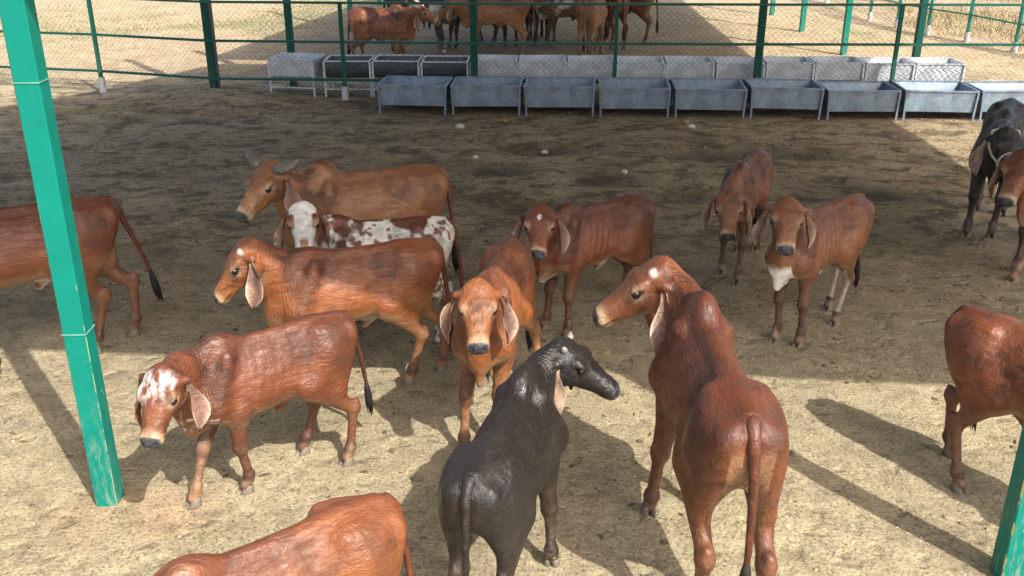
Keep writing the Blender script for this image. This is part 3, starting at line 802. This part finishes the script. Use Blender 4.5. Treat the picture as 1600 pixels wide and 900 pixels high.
    if dew:
        mid = Mn*.55+np.array([.42, 0, .66])*.45-np.array([0, 0, .135*dew])
        Fd.cone(throat-np.array([0, 0, .02]), mid, .035, .065*dew+.01, .03, nl, .30); Fd.cone(mid, (.455, 0, .585-.05*dew), .065*dew+.01, .075, .03, nl, .30)
        Fd.cone((.455, 0, .585-.05*dew), (.30, 0, .515), .07, .03, .03, (0, 1, 0), .30)
    # head
    ax = [f, l, u]
    hst = [(-.045, .055, .035, -.05, 0), (-.01, .090, .056, -.075, -.06), (.05, .100, .070, -.105, -.10), (.115, .100, .077, -.118, -.14), (.17, .084, .064, -.112, -.16), (.23, .069, .049, -.094, -.12),
           (.29, .060, .038, -.078, -.05), (.345, .060, .032, -.072, .02), (.385, .060, .025, -.067, .05), (.412, .050, .010, -.056, .05), (.426, .032, -.006, -.038, 0)]
    hst = [(a*hs*HLx, b_*hs*HLw, c*hs*HLw, d*hs*HLw, e) for a, b_, c, d, e in hst]
    Fd.sweep(Pl, ax, hst, 2.35, .022)
    for sy in (-1, 1):
        Fd.ell(HL(.125, sy*.082, .042), np.array([.042, .022, .020])*hs, .02, ax)     # brow
        Fd.ell(HL(.09, sy*.072, -.055), np.array([.07, .026, .058])*hs, .025, ax)     # cheek
        Fd.ell(HL(.152, sy*.099, .016), np.array([.030, .018, .016])*hs, .010, ax, True)
        Fd.ell(HL(.148, sy*.089, .037), np.array([.028, .010, .007])*hs, .010, ax)      # upper lid  # eye socket
        Fd.ell(HL(.418, sy*.033, -.004), np.array([.018, .011, .012])*hs, .008, ax, True)
        Fd.ell(HL(.365, sy*.060, -.046), np.array([.062, .016, .0065])*hs, .007, ax, True)  # mouth  # nostril
        Fd.cone(HL(.03, sy*.085, .005), HL(.015, sy*.115, -.005), .030*hs, .024*hs, .02)   # ear root
    Fd.ell(HL(.015, 0, .050), np.array([.055, .078, .024])*hs, .03, ax)                  # poll
    V, Fq, Nn = Fd.mesh()
    # --- coat colours
    x, y, z = V.T
    nz1 = fbm(V, 5, seed*7+1, 3); nz2 = fbm(V, 16, seed*7+2, 3); nz3 = fbm(V*np.array([1, 1, .6]), 2.4, seed*7+3, 2)
    col = np.tile(main, (len(V), 1))
    def bl(c, wgt): 
        nonlocal col; wgt = np.clip(wgt, 0, 1)[:, None]; col = col*(1-wgt)+np.asarray(c)*wgt
    ay = np.abs(y)
    q = (V-Pl); hx, hyy, hz = (q@f)/hs/HLx, (q@l)/hs/HLw, (q@u)/hs/HLw; ahy = np.abs(hyy)
    inhead = sstep(-.055, .02, hx+.15*hz)*(hx < .5)*sstep(.16, .12, ahy)*sstep(-.20, -.13, hz)*(hz < .16)
    trunk = 1-inhead
    bl(back, sstep(.74, .98, z+(nz1-.5)*.3)*trunk*sstep(.5, .4, x)*.85)
    bl(back, np.exp(-((x-.27)/.16)**2)*sstep(.80, .97, z)*.7*trunk)
    bl(main*1.35 if coat != 'black' else main, sstep(.45, .7, nz3)*.45*sstep(.5, .7, z)*trunk)
    bl(pale, sstep(.15, .75, -Nn[:, 2]+(nz1-.5)*.5)*sstep(.42, .49, z)*(1-sstep(.64, .74, z))*trunk*(.85 if coat != 'black' else .5))
    inner = sstep(.2, .8, -Nn[:, 1]*np.sign(y))*(ay > .03)*(1-sstep(.62, .72, z))*trunk
    bl(pale, inner*.35*sstep(.12, .2, z))
    bl(pale, np.exp(-((x+.545)/.05)**2)*sstep(.45, .6, z)*(1-sstep(.84, .9, z))*(ay < .075)*.7)           # between the hams
    bl(legc, (1-sstep(.42, .58, z))*.75*(ay > .02))
    bl(np.array([.035, .022, .018]) if coat != 'black' else np.array([.012, .01, .01]), np.exp(-((z-.115)/.04)**2)*.75*(z < .35)*(nz1+.35))
    bl(np.array([.05, .03, .022]), np.exp(-((z-.325)/.045)**2)*sstep(0, .6, Nn[:, 0])*.45*(x > .1)*(ay > .02)*trunk)
    bl(pale, (np.abs(z-.065) < .018)*.35)
    if dew: bl(pale, sstep(.56, .50, z+0*x)*(x > .36)*(ay < .06)*.55)
    # head
    if coat != 'black':
        bl(main*np.array([1.35, 1.6, 1.7]), inhead*sstep(.16, .30, hx)*.65)
        bl(np.array(muzzle), inhead*sstep(.325, .40, hx+(nz2-.5)*.07)*.85)
        bl(np.array([.46, .32, .20]), inhead*np.exp(-(((hx-.155)/.044)**2+((hz-.02)/.034)**2)**1.5)*sstep(.045, .065, ahy)*1.)
        bl(pale, inhead*sstep(-.05, -.09, hz)*sstep(.04, .12, hx)*.5)
    else:
        bl(np.array([.34, .29, .26]), inhead*sstep(.36, .40, hx)*sstep(-.03, -.045, hz)*.9)
    bl(np.array([.02, .013, .011]), inhead*np.exp(-(((hx-.15)/.024)**2+((hz-.018)/.014)**2))*sstep(.06, .075, ahy)*.95)
    bl(np.array(nosec), inhead*sstep(.376, .388, hx+.25*np.clip(hz, -1, 0))*sstep(-.046, -.036, hz)*sstep(.060, .050, ahy))
    bl(np.array([.02, .014, .012]), inhead*np.exp(-((hz+.046)/.006)**2)*(hx > .30)*(ahy > .03)*.75)                     # mouth line
    bl(np.array([.006, .005, .005]), inhead*np.exp(-(((hx-.412)/.014)**2+((ahy-.033)/.010)**2+((hz+.004)/.010)**2)**2))
    if bud: bl(np.array([.60, .57, .55]), inhead*np.exp(-(((hx-.03)/.019)**2+((ahy-.068)/.020)**2)**2)*(hz > .03))
    if star: bl(np.array([.75, .73, .70]), inhead*(np.exp(-(((hx-.10)/.03)**2+(hyy/.016)**2)**2) > .5-.3*(nz2-.5))*(hz > .02))
    if white: white(dict(x=x, y=y, z=z, ay=ay, hx=hx, hy=hyy, hz=hz, inhead=inhead, n1=nz1, n2=nz2, n3=nz3, N=Nn, seed=seed, V=V), bl)
    nk = np.clip(sstep(.30, .42, x)*sstep(.55, .65, z)*trunk, 0, 1)
    obj('body', mesh_np('body', V, Fq, M['coat'], True, col, nk), root)
    # --- parts
    for k_, (fx, fy) in ft.items():
        o = obj('hoof', HOOF, root, (fx+.004, fy, 0)); o.rotation_euler = (0, 0, R(rr.uniform(-8, 8))); o.scale = (.82, .88, .9)
    for sy in (-1, 1):
        o = obj('eye', EYE, root, HL(.157, sy*.0825, .021)); o.scale = (hs, hs, hs)
        out = l*sy
        inn = np.array([.25, .135, .10]) if coat != 'black' else np.array([.42, .27, .19])
        erootp = HL(.018, sy*.105, -.002)
        obj('ear', ear_mesh(erootp, f, out, earlen*hs, inn, main*1.15 if coat != 'black' else main*1.3, droop, seed*3+sy), root)
    # tail
    sw, sy_ = tail
    tp = [(-.47, 0, .955), (-.535, 0, .957), (-.578, .003, .90), (-.592-.2*sw, sy_*.25, .78), (-.595-.8*sw, sy_*.6, .62), (-.59-1.3*sw, sy_*.9, .48), (-.585-1.6*sw, sy_, .40)]
    tp = [np.array(p) for p in tp]
    sm = []
    for i in range(len(tp)-1):
        for t in (0, .33, .66): sm.append(tp[i]*(1-t)+tp[i+1]*t)
    sm.append(tp[-1]); rad = np.interp(np.linspace(0, 1, len(sm)), [0, .12, .3, .6, 1], [.026, .031, .024, .016, .0115])
    tm = MB().tube(sm, list(rad), 9); Vt = np.array(tm.v)
    tail_o = obj('tail', mesh_np('tail', Vt, tm.f, M['coat'], True, np.tile(back*1.1, (len(Vt), 1))), root)
    e = tp[-1]; dr = tp[-1]-tp[-2]; dr = dr/np.linalg.norm(dr)*.6+np.array([0, 0, -.4]); tm = MB()
    tm.tube([e-dr*.03, e+dr*.03, e+dr*.09, e+dr*.15, e+dr*.21], [.010, .020, .026, .018, .004], 9)
    for k_ in range(9):
        a = k_*.7; o_ = np.array([math.cos(a), math.sin(a), 0])*.014
        tm.tube([e+dr*.05+o_*.9, e+dr*.13+o_*1.5, e+dr*(.2+.05*rr.random())+o_*rr.uniform(.3, 1.6)], [.006, .006, .001], 5)
    obj('tail_tuft', tm.me('tail_tuft', M['tuft'], True), tail_o)
    if horns:
        for sy in (-1, 1):
            pts = [HL(*(p[0], sy*p[1], p[2])) for p in horns['path']]
            hm = MB().tube(pts, [r_ for r_ in horns['rad']], 12)
            obj('horn', hm.me('horn', M[horns['mat']], True), root)
    if halter:
        hb = MB(); n = 18
        def ringpts(xx, k_=1.06):
            st = np.array(hst)/1.; w_, zt, zb = [np.interp(xx*hs*HLx, st[:, 0], st[:, j])/hs/HLw for j in (1, 2, 3)]
            return [HL(xx-.03*math.sin(2*math.pi*i/n), w_*k_*math.cos(2*math.pi*i/n)*1.02, (zt+zb)/2+(zt-zb)/2*k_*math.sin(2*math.pi*i/n)) for i in range(n+1)]
        hb.tube(ringpts(.25), .009*1.2, 6)
        for sy in (-1, 1):
            hb.tube([HL(.25, sy*.070, -.03), HL(.17, sy*.098, -.03), HL(.08, sy*.108, -.03), HL(-.03, sy*.09, .03), HL(-.05, 0, .05)], .010, 6)
        obj('halter', hb.me('halter', M['rope'], True), root)
    return root

def W_spotted(g, bl):
    V = g['V']; x, z = g['x'], g['z']
    big = fbm(V, 5.5, 91, 4); fine = fbm(V, 30, 95, 2)
    wht = sstep(.03, -.03, (big-.5)*1.1+(x-.30)*.75)                       # white behind the shoulder, ragged edge
    rump = np.exp(-(((x+.25)/.13)**2+((z-.99)/.05)**2)); wht = wht*(1-sstep(.32, .42, rump*(.5+big)))
    isl = sstep(.63, .67, fbm(V, 8, 97, 3)); spk = sstep(.60, .65, fine+.10*(big-.5))
    bl((.64, .61, .56), wht*(1-.95*isl)*(1-.9*spk)*(1-g['inhead']))
    h = g['inhead']
    blaze = sstep(.062, .050, np.abs(g['hy'])-.03*sstep(.12, .02, g['hx'])+.022*sstep(.20, .34, g['hx']))
    bl((.68, .66, .63), h*blaze*(1-sstep(.27, .33, g['hx'])*(np.abs(g['hy']) < .03))*(g['hz'] > -.06))
    bl((.68, .66, .63), h*(g['hx'] < .07)*(g['hz'] > 0)*sstep(.095, .08, np.abs(g['hy']))*.9)
    bl((.68, .66, .63), h*(g['hx'] > .2)*(g['hx'] < .36)*(np.abs(g['hy']) > .028)*.85)
    bl((.022, .022, .026), h*sstep(.384, .396, g['hx'])*sstep(-.04, -.03, g['hz'])*sstep(.060, .047, np.abs(g['hy'])))
def W_roan(g, bl):
    h = g['inhead']; q = np.stack([g['hx']*.35, g['hy'], g['hz']*.6], -1); n = fbm(q, 60, 17, 3)*.6+fbm(g['V'], 17, 19, 2)*.4
    bl((.56, .51, .48), h*sstep(.22, .12, g['hx'])*sstep(-.03, .03, g['hx'])*sstep(.44, .56, n+.15*(g['n1']-.5))*sstep(.095, .08, np.abs(g['hy']))*(g['hz'] > -.02)*.85)
    bl((.66, .62, .58), (1-h)*(g['x'] > .37)*(g['z'] < .63)*sstep(.5, .6, n)*sstep(.50, .55, g['z'])*.8)
    bl((.6, .56, .52), h*(g['hz'] < -.05)*(g['hx'] < .2)*sstep(.5, .6, n)*.7)
def W_brisket(g, bl):
    h = g['inhead']
    bl((.72, .70, .67), (1-h)*(g['x'] > .36)*(g['ay'] < .10)*sstep(.69, .63, g['z']+(g['n1']-.5)*.1)*(g['z'] > .45))
    bl((.72, .70, .67), (1-h)*(g['x'] < .2)*(g['x'] > -.3)*(g['ay'] < .09)*sstep(.545, .515, g['z']+(g['n1']-.5)*.04)*(g['z'] > .40))
    bl((.70, .68, .65), h*(g['hz'] < -.06)*(np.abs(g['hy']) < .035)*.9)
    bl((.62, .56, .47), (g['x'] < -.2)*(g['z'] < .55)*(g['z'] > .12)*sstep(.3, .8, g['N'][:, 0])*.8)
def W_throat(g, bl):
    n = fbm(g['V'], 26, 55, 3)
    bl((.66, .62, .58), (g['x'] > .42)*(g['z'] < 1.02)*(1-g['inhead'])*sstep(.50, .56, n+.25*sstep(.06, .0, np.abs(g['hy']))-.12)*(g['hz'] < -.06)*.85)
def W_patch(g, bl):
    n = fbm(g['V'], 5, g['seed']+60, 4)
    bl((.62, .60, .57), sstep(.56, .62, n)*(g['x'] > -.1)*(g['z'] < .8)*.9)
def W_belly(g, bl):
    bl((.60, .54, .46), (1-g['inhead'])*sstep(.56, .51, g['z']+(g['n1']-.5)*.08)*(g['z'] > .40)*(g['ay'] < .1)*(g['x'] > -.3)*sstep(.1, .6, -g['N'][:, 2])*.8)

HORN_DARK = dict(path=[(.015, .070, .05), (.005, .118, .06), (-.02, .165, .062), (-.05, .205, .07), (-.085, .228, .095)], rad=[.030, .029, .026, .021, .006], mat='horn')
HORN_PALE = dict(path=[(.02, .070, .05), (-.02, .12, .05), (-.09, .17, .04), (-.17, .19, .04), (-.24, .18, .07)], rad=[.030, .029, .026, .020, .006], mat='horn_pale')
BUD = dict(path=[(.012, .060, .050), (.004, .080, .068), (-.008, .094, .082)], rad=[.019, .016, .005], mat='horn_mid')

G1 = 'cattle standing in the shed yard'
make_cow('brown_cow', 'large red brown cow walking off beyond the green column, black tuft on its tail', (-3.40, 6.36), 208, 1.14, 'red', (20, 0), (208, 45), wfeet={'LH': (-3.03, 6.42), 'RH': (-2.86, 6.72), 'LF': (-3.55, 5.96)}, tail=(.09, -.10), fat=1.02, seed=2, group=G1, cat='cow', hump=1.2, white=W_belly)
make_cow('horned_cow', 'tan cow with short grey horns standing behind the white faced spotted calf', (-1.14, 7.22), 203, 1.15, 'tan', (46, 24), (234, 36), horns=HORN_DARK, fat=1.03, hump=1.5, seed=3, group=G1, bud=False, cat='cow', earlen=.28)
make_cow('spotted_calf', 'white calf with brown patches and a white blazed face looking out', (-.98, 6.60), 190, .98, 'dred', (60, 58), (281, 32), wfeet={'LF': (-1.19, 6.28)}, white=W_spotted, seed=4, group=G1, bud=False, fat=.95)
make_cow('orange_calf', 'orange brown calf with a pale horn bud standing between spotted and white flecked calves', (-1.03, 5.86), 202, 1.03, 'orange', (46, 6), (198, 50), hump=.1, wfeet={'LH': (-.70, 5.93), 'RH': (-.50, 6.14)}, seed=5, group=G1, ribs=.25, fat=.92, white=W_belly)
make_cow('roan_faced_calf', 'dark red calf with a white flecked forehead stepping towards the green column', (-1.36, 4.80), 217, .94, 'dred', (24, 46), (263, 44), wfeet={'RF': (-1.71, 4.49), 'LF': (-1.53, 4.72), 'LH': (-.97, 4.95), 'RH': (-1.25, 5.07)}, white=W_roan, seed=6, group=G1, ribs=.25, fat=.90, tail=(.06, -.05), bud=False)
make_cow('facing_calf', 'bright orange red calf facing the black calf head on, ears hanging wide', (-.10, 5.52), 260, 1.06, 'orange', (46, 8), (272, 34), headsc=.9, wfeet={'LF': (-.10, 5.14), 'RF': (-.29, 5.07), 'LH': (.26, 5.9)}, seed=7, group=G1, ribs=.25, fat=.86, tail=(.0, .10), bud=False)
make_cow('starred_calf', 'red brown calf with a small white star on its forehead', (.60, 6.95), 214, .97, 'dred', (42, 42), (265, 32), wfeet={'LF': (.41, 6.67)}, star=1, seed=8, group=G1, ribs=.9, fat=.88, bud=False, white=W_belly)
make_cow('thin_calf', 'thin brown calf with lowered head and dark ear tips by the dry stick', (2.02, 8.18), 245, .97, 'brown', (2, 4), (262, 45), wfeet={'RF': (1.84, 8.0), 'LF': (1.93, 7.76), 'LH': (2.27, 8.58)}, seed=9, group=G1, fat=.80, ribs=1.2, bud=False, hump=.6)
make_cow('white_brisket_calf', 'lean brown calf with a white brisket and white belly patch', (2.27, 6.83), 221, 1.0, 'brown', (58, 24), (258, 34), wfeet={'RF': (1.98, 6.64), 'LF': (2.13, 6.55), 'LH': (2.50, 6.91)}, white=W_brisket, seed=10, group=G1, fat=.88, ribs=1.2, bud=False, hump=.8)
make_cow('black_calf', 'glossy black calf with pale ear linings and a stub horn', (-.02, 3.84), 74, 1.02, 'black', (40, -40), (-14, 30), necklen=.85, headsc=.92, wfeet={'RF': (.20, 4.02)}, horns=BUD, seed=11, group=G1, fat=1.02, bud=False, hump=1.0, tail=(-.01, .01))
make_cow('red_bull_calf', 'big glossy red bull calf with a tall hump beside the black calf', (.95, 4.08), 92, 1.22, 'red', (40, 34), (178, 34), necklen=.95, headsc=.97, wfeet={'LF': (.75, 4.44)}, seed=12, group=G1, fat=.88, hump=1.3, white=W_throat, tail=(-.01, -.02), earlen=.33, dew=1.1)
make_cow('red_calf', 'red brown calf standing against the near green column, apart from the others', (2.80, 4.52), 301, 1.02, 'red', (15, 0), (301, 45), wfeet={'RH': (2.52, 4.67), 'LH': (2.63, 5.05), 'RF': (2.66, 4.08)}, seed=13, group=G1, bud=False, tail=(-.06, .17))
make_cow('orange_calf', 'glossy orange brown calf with lowered head beside the white flecked calf', (-.92, 2.89), 217, 1.0, 'orange', (-28, 0), (217, 65), seed=14, group=G1, fat=1.05, bud=False, hump=.5)
make_cow('haltered_cow', 'black cow wearing a pale rope halter', (4.70, 9.22), 241, 1.18, 'black', (14, 10), (264, 38), wfeet={'RF': (4.39, 8.93), 'LF': (4.60, 8.87)}, seed=15, group=G1, halter=True, bud=False, cat='cow', vox=.015)
make_cow('dewlapped_cow', 'red cow with a heavy pale dewlap standing beside the black cow', (4.80, 8.05), 205, 1.15, 'red', (24, 14), (226, 44), wfeet={'LF': (4.31, 7.79)}, seed=16, group=G1, dew=1.6, bud=False, cat='cow', vox=.015)
G2 = 'cattle in the pen behind the fence'
make_cow('pale_horned_cow', 'orange brown cow with long pale horns behind the half barrel troughs', (-2.30, 17.8), -20, 1.10, 'orange', (30, 0), (-12, 30), horns=HORN_PALE, seed=17, group=G2, bud=False, cat='cow', vox=.022, dew=1.4, fat=1.05, hump=1.4)
make_cow('dark_cow', 'dark brown cow behind the pale horned cow', (-1.75, 19.6), 5, 1.2, 'dark', (0, 0), (5, 50), seed=18, group=G2, cat='cow', vox=.024, bud=False, white=W_patch)
make_cow('pied_cow', 'dark cow splashed with white on its neck and chest', (-1.05, 21.2), -15, 1.15, 'dark', (25, 10), (10, 40), seed=19, group=G2, cat='cow', vox=.026, bud=False, white=W_patch)
make_cow('tan_cow', 'light brown cow standing between darker cows in the pen behind the fence', (-.32, 19.25), 178, 1.2, 'tan', (5, 0), (178, 45), seed=20, group=G2, cat='cow', vox=.024, bud=False)
make_cow('freckled_cow', 'dark freckled cow standing behind the light brown cow', (.55, 21.3), 95, 1.15, 'dark', (15, 0), (95, 40), seed=21, group=G2, cat='cow', vox=.026, bud=False, white=W_patch)
make_cow('white_bellied_cow', 'red brown cow with white splashes on its belly', (1.15, 20.3), 170, 1.2, 'brown', (10, 0), (170, 40), seed=22, group=G2, cat='cow', vox=.024, bud=False, white=W_patch)
make_cow('fawn_cow', 'fawn brown cow with its rump towards the troughs', (1.52, 19.15), 75, 1.2, 'tan', (10, 0), (75, 40), seed=23, group=G2, cat='cow', vox=.024, bud=False)
make_cow('far_red_cow', 'red cow standing beyond the fawn brown cow', (2.35, 21.2), 150, 1.2, 'red', (10, 0), (150, 40), seed=24, group=G2, cat='cow', vox=.026, bud=False)

make_cow('black_pied_cow', 'black and white cow crowded between the dark cow and the light brown cow', (-.85, 20.3), 200, 1.15, 'black', (15, 0), (200, 40), seed=25, group=G2, cat='cow', vox=.026, bud=False, white=W_patch)
make_cow('dark_brown_cow', 'plain dark brown cow beside the freckled cow', (.25, 20.9), 60, 1.18, 'dark', (10, 0), (60, 40), seed=26, group=G2, cat='cow', vox=.026, bud=False)
make_cow('chestnut_cow', 'chestnut cow standing between the fawn cow and the far red cow', (1.95, 20.5), 110, 1.18, 'dred', (10, 0), (110, 40), seed=27, group=G2, cat='cow', vox=.026, bud=False)

# ------------------------------------------------------------------ small things on the ground
def rock(name, x, y, r, mat, seed):
    rr = np.random.RandomState(seed); me = sphere_mesh(name, 1., mat, 8, 6)
    co = np.array([v.co[:] for v in me.vertices]); co *= (1+(fbm(co+seed, 1.6, seed, 2)-.5)*.9)[:, None]; co *= np.array([r, r*.75, r*.6])
    me.vertices.foreach_set('co', co.astype(np.float32).ravel()); me.update()
    for p in me.polygons: p.use_smooth = False
    return obj(name, me, None, (x, y, gz1(x, y)+r*.25))
for k, (x, y, r, mt, lb) in enumerate([(2.48, 13.35, .055, 'stone', 'white stone lying beside a brick lump at the trough foot'), (2.45, 13.62, .05, 'brick', 'reddish brick lump lying beside the white stone at the trough foot'),
        (1.32, 11.15, .045, 'stone', 'pale stone in a shallow hollow of the yard'), (-.72, 13.35, .06, 'stone', 'pale flat stone in a dark hollow by the troughs'),
        (-.1, 13.75, .045, 'brick', 'rounded orange brown lump by the trough legs'), (-.45, 11.75, .04, 'stone', 'small pale stone on bare ground near the hollows'), (.42, 12.35, .05, 'stone', 'pale stone in the largest dark hollow')]):
    tag(rock('stone', x, y, r, M[mt], 30+k), lb, 'stone', 'stones lying in the yard')
sp = [(1.62, 7.62), (1.70, 7.74), (1.76, 7.80), (1.86, 7.86)]
st = MB().tube([(x, y, gz1(x, y)+.014) for x, y in sp], [.012, .016, .014, .008], 7).build('stick', M['stick'], None, True)
tag(st, 'bent dry stick lying by the hooves of the thin calf', 'stick')

# dry grass beyond the boundary fence and green tufts in the far pen
def grass(name, n, region, hgt, cols, dens, seed):
    r = np.random.RandomState(seed); x = r.uniform(region[0], region[1], n); y = r.uniform(region[2], region[3], n)
    k = r.rand(n) < dens(x, y); x = x[k]; y = y[k]; n = len(x)
    a = r.uniform(0, 6.28, n); hh = hgt*r.uniform(.4, 1.2, n); ln = r.normal(0, .4, (n, 2))*hh[:, None]; wd = .006+.006*r.rand(n)
    z = ground_z(x, y)-.005
    b0 = np.stack([x-wd*np.cos(a), y-wd*np.sin(a), z], -1); b1 = np.stack([x+wd*np.cos(a), y+wd*np.sin(a), z], -1); t = np.stack([x+ln[:, 0], y+ln[:, 1], z+hh], -1)
    V = np.stack([b0, b1, t], 1).reshape(-1, 3); Fq = np.arange(3*n).reshape(n, 3)
    col = np.repeat(np.array(cols)[r.randint(0, len(cols), n)]*r.uniform(.7, 1.3, (n, 1)), 3, 0)
    return obj(name, mesh_np(name, V, Fq, M['litter_mat'], False, col))
tag(grass('dry_grass', 26000, (9.2, 20, 17, 36), .32, [(.42, .33, .18), (.35, .27, .14), (.25, .22, .10)], lambda x, y: (x > 9.9-.3*(y-19.7)*(y < 24))*sstep(.35, .6, fbm(np.stack([x, y, 0*x], -1), .8, 5, 2)), 4), 'dry straw coloured grass beyond the boundary fence', 'grass', kind='stuff')
tag(grass('green_grass', 30000, (-16, -3.5, 13, 32), .06, [(.10, .17, .045), (.16, .21, .07), (.22, .22, .10)],
          lambda x, y: sstep(.56, .68, fbm(np.stack([x, y, 0*x], -1), .55, 21, 4)+.1)*sstep(20, 23, y)*.9+np.exp(-(((x+6.0)/.7)**2+((y-14.3)/.6)**2))*.8, 6), 'short green grass in patches beyond the fence', 'grass', kind='stuff')
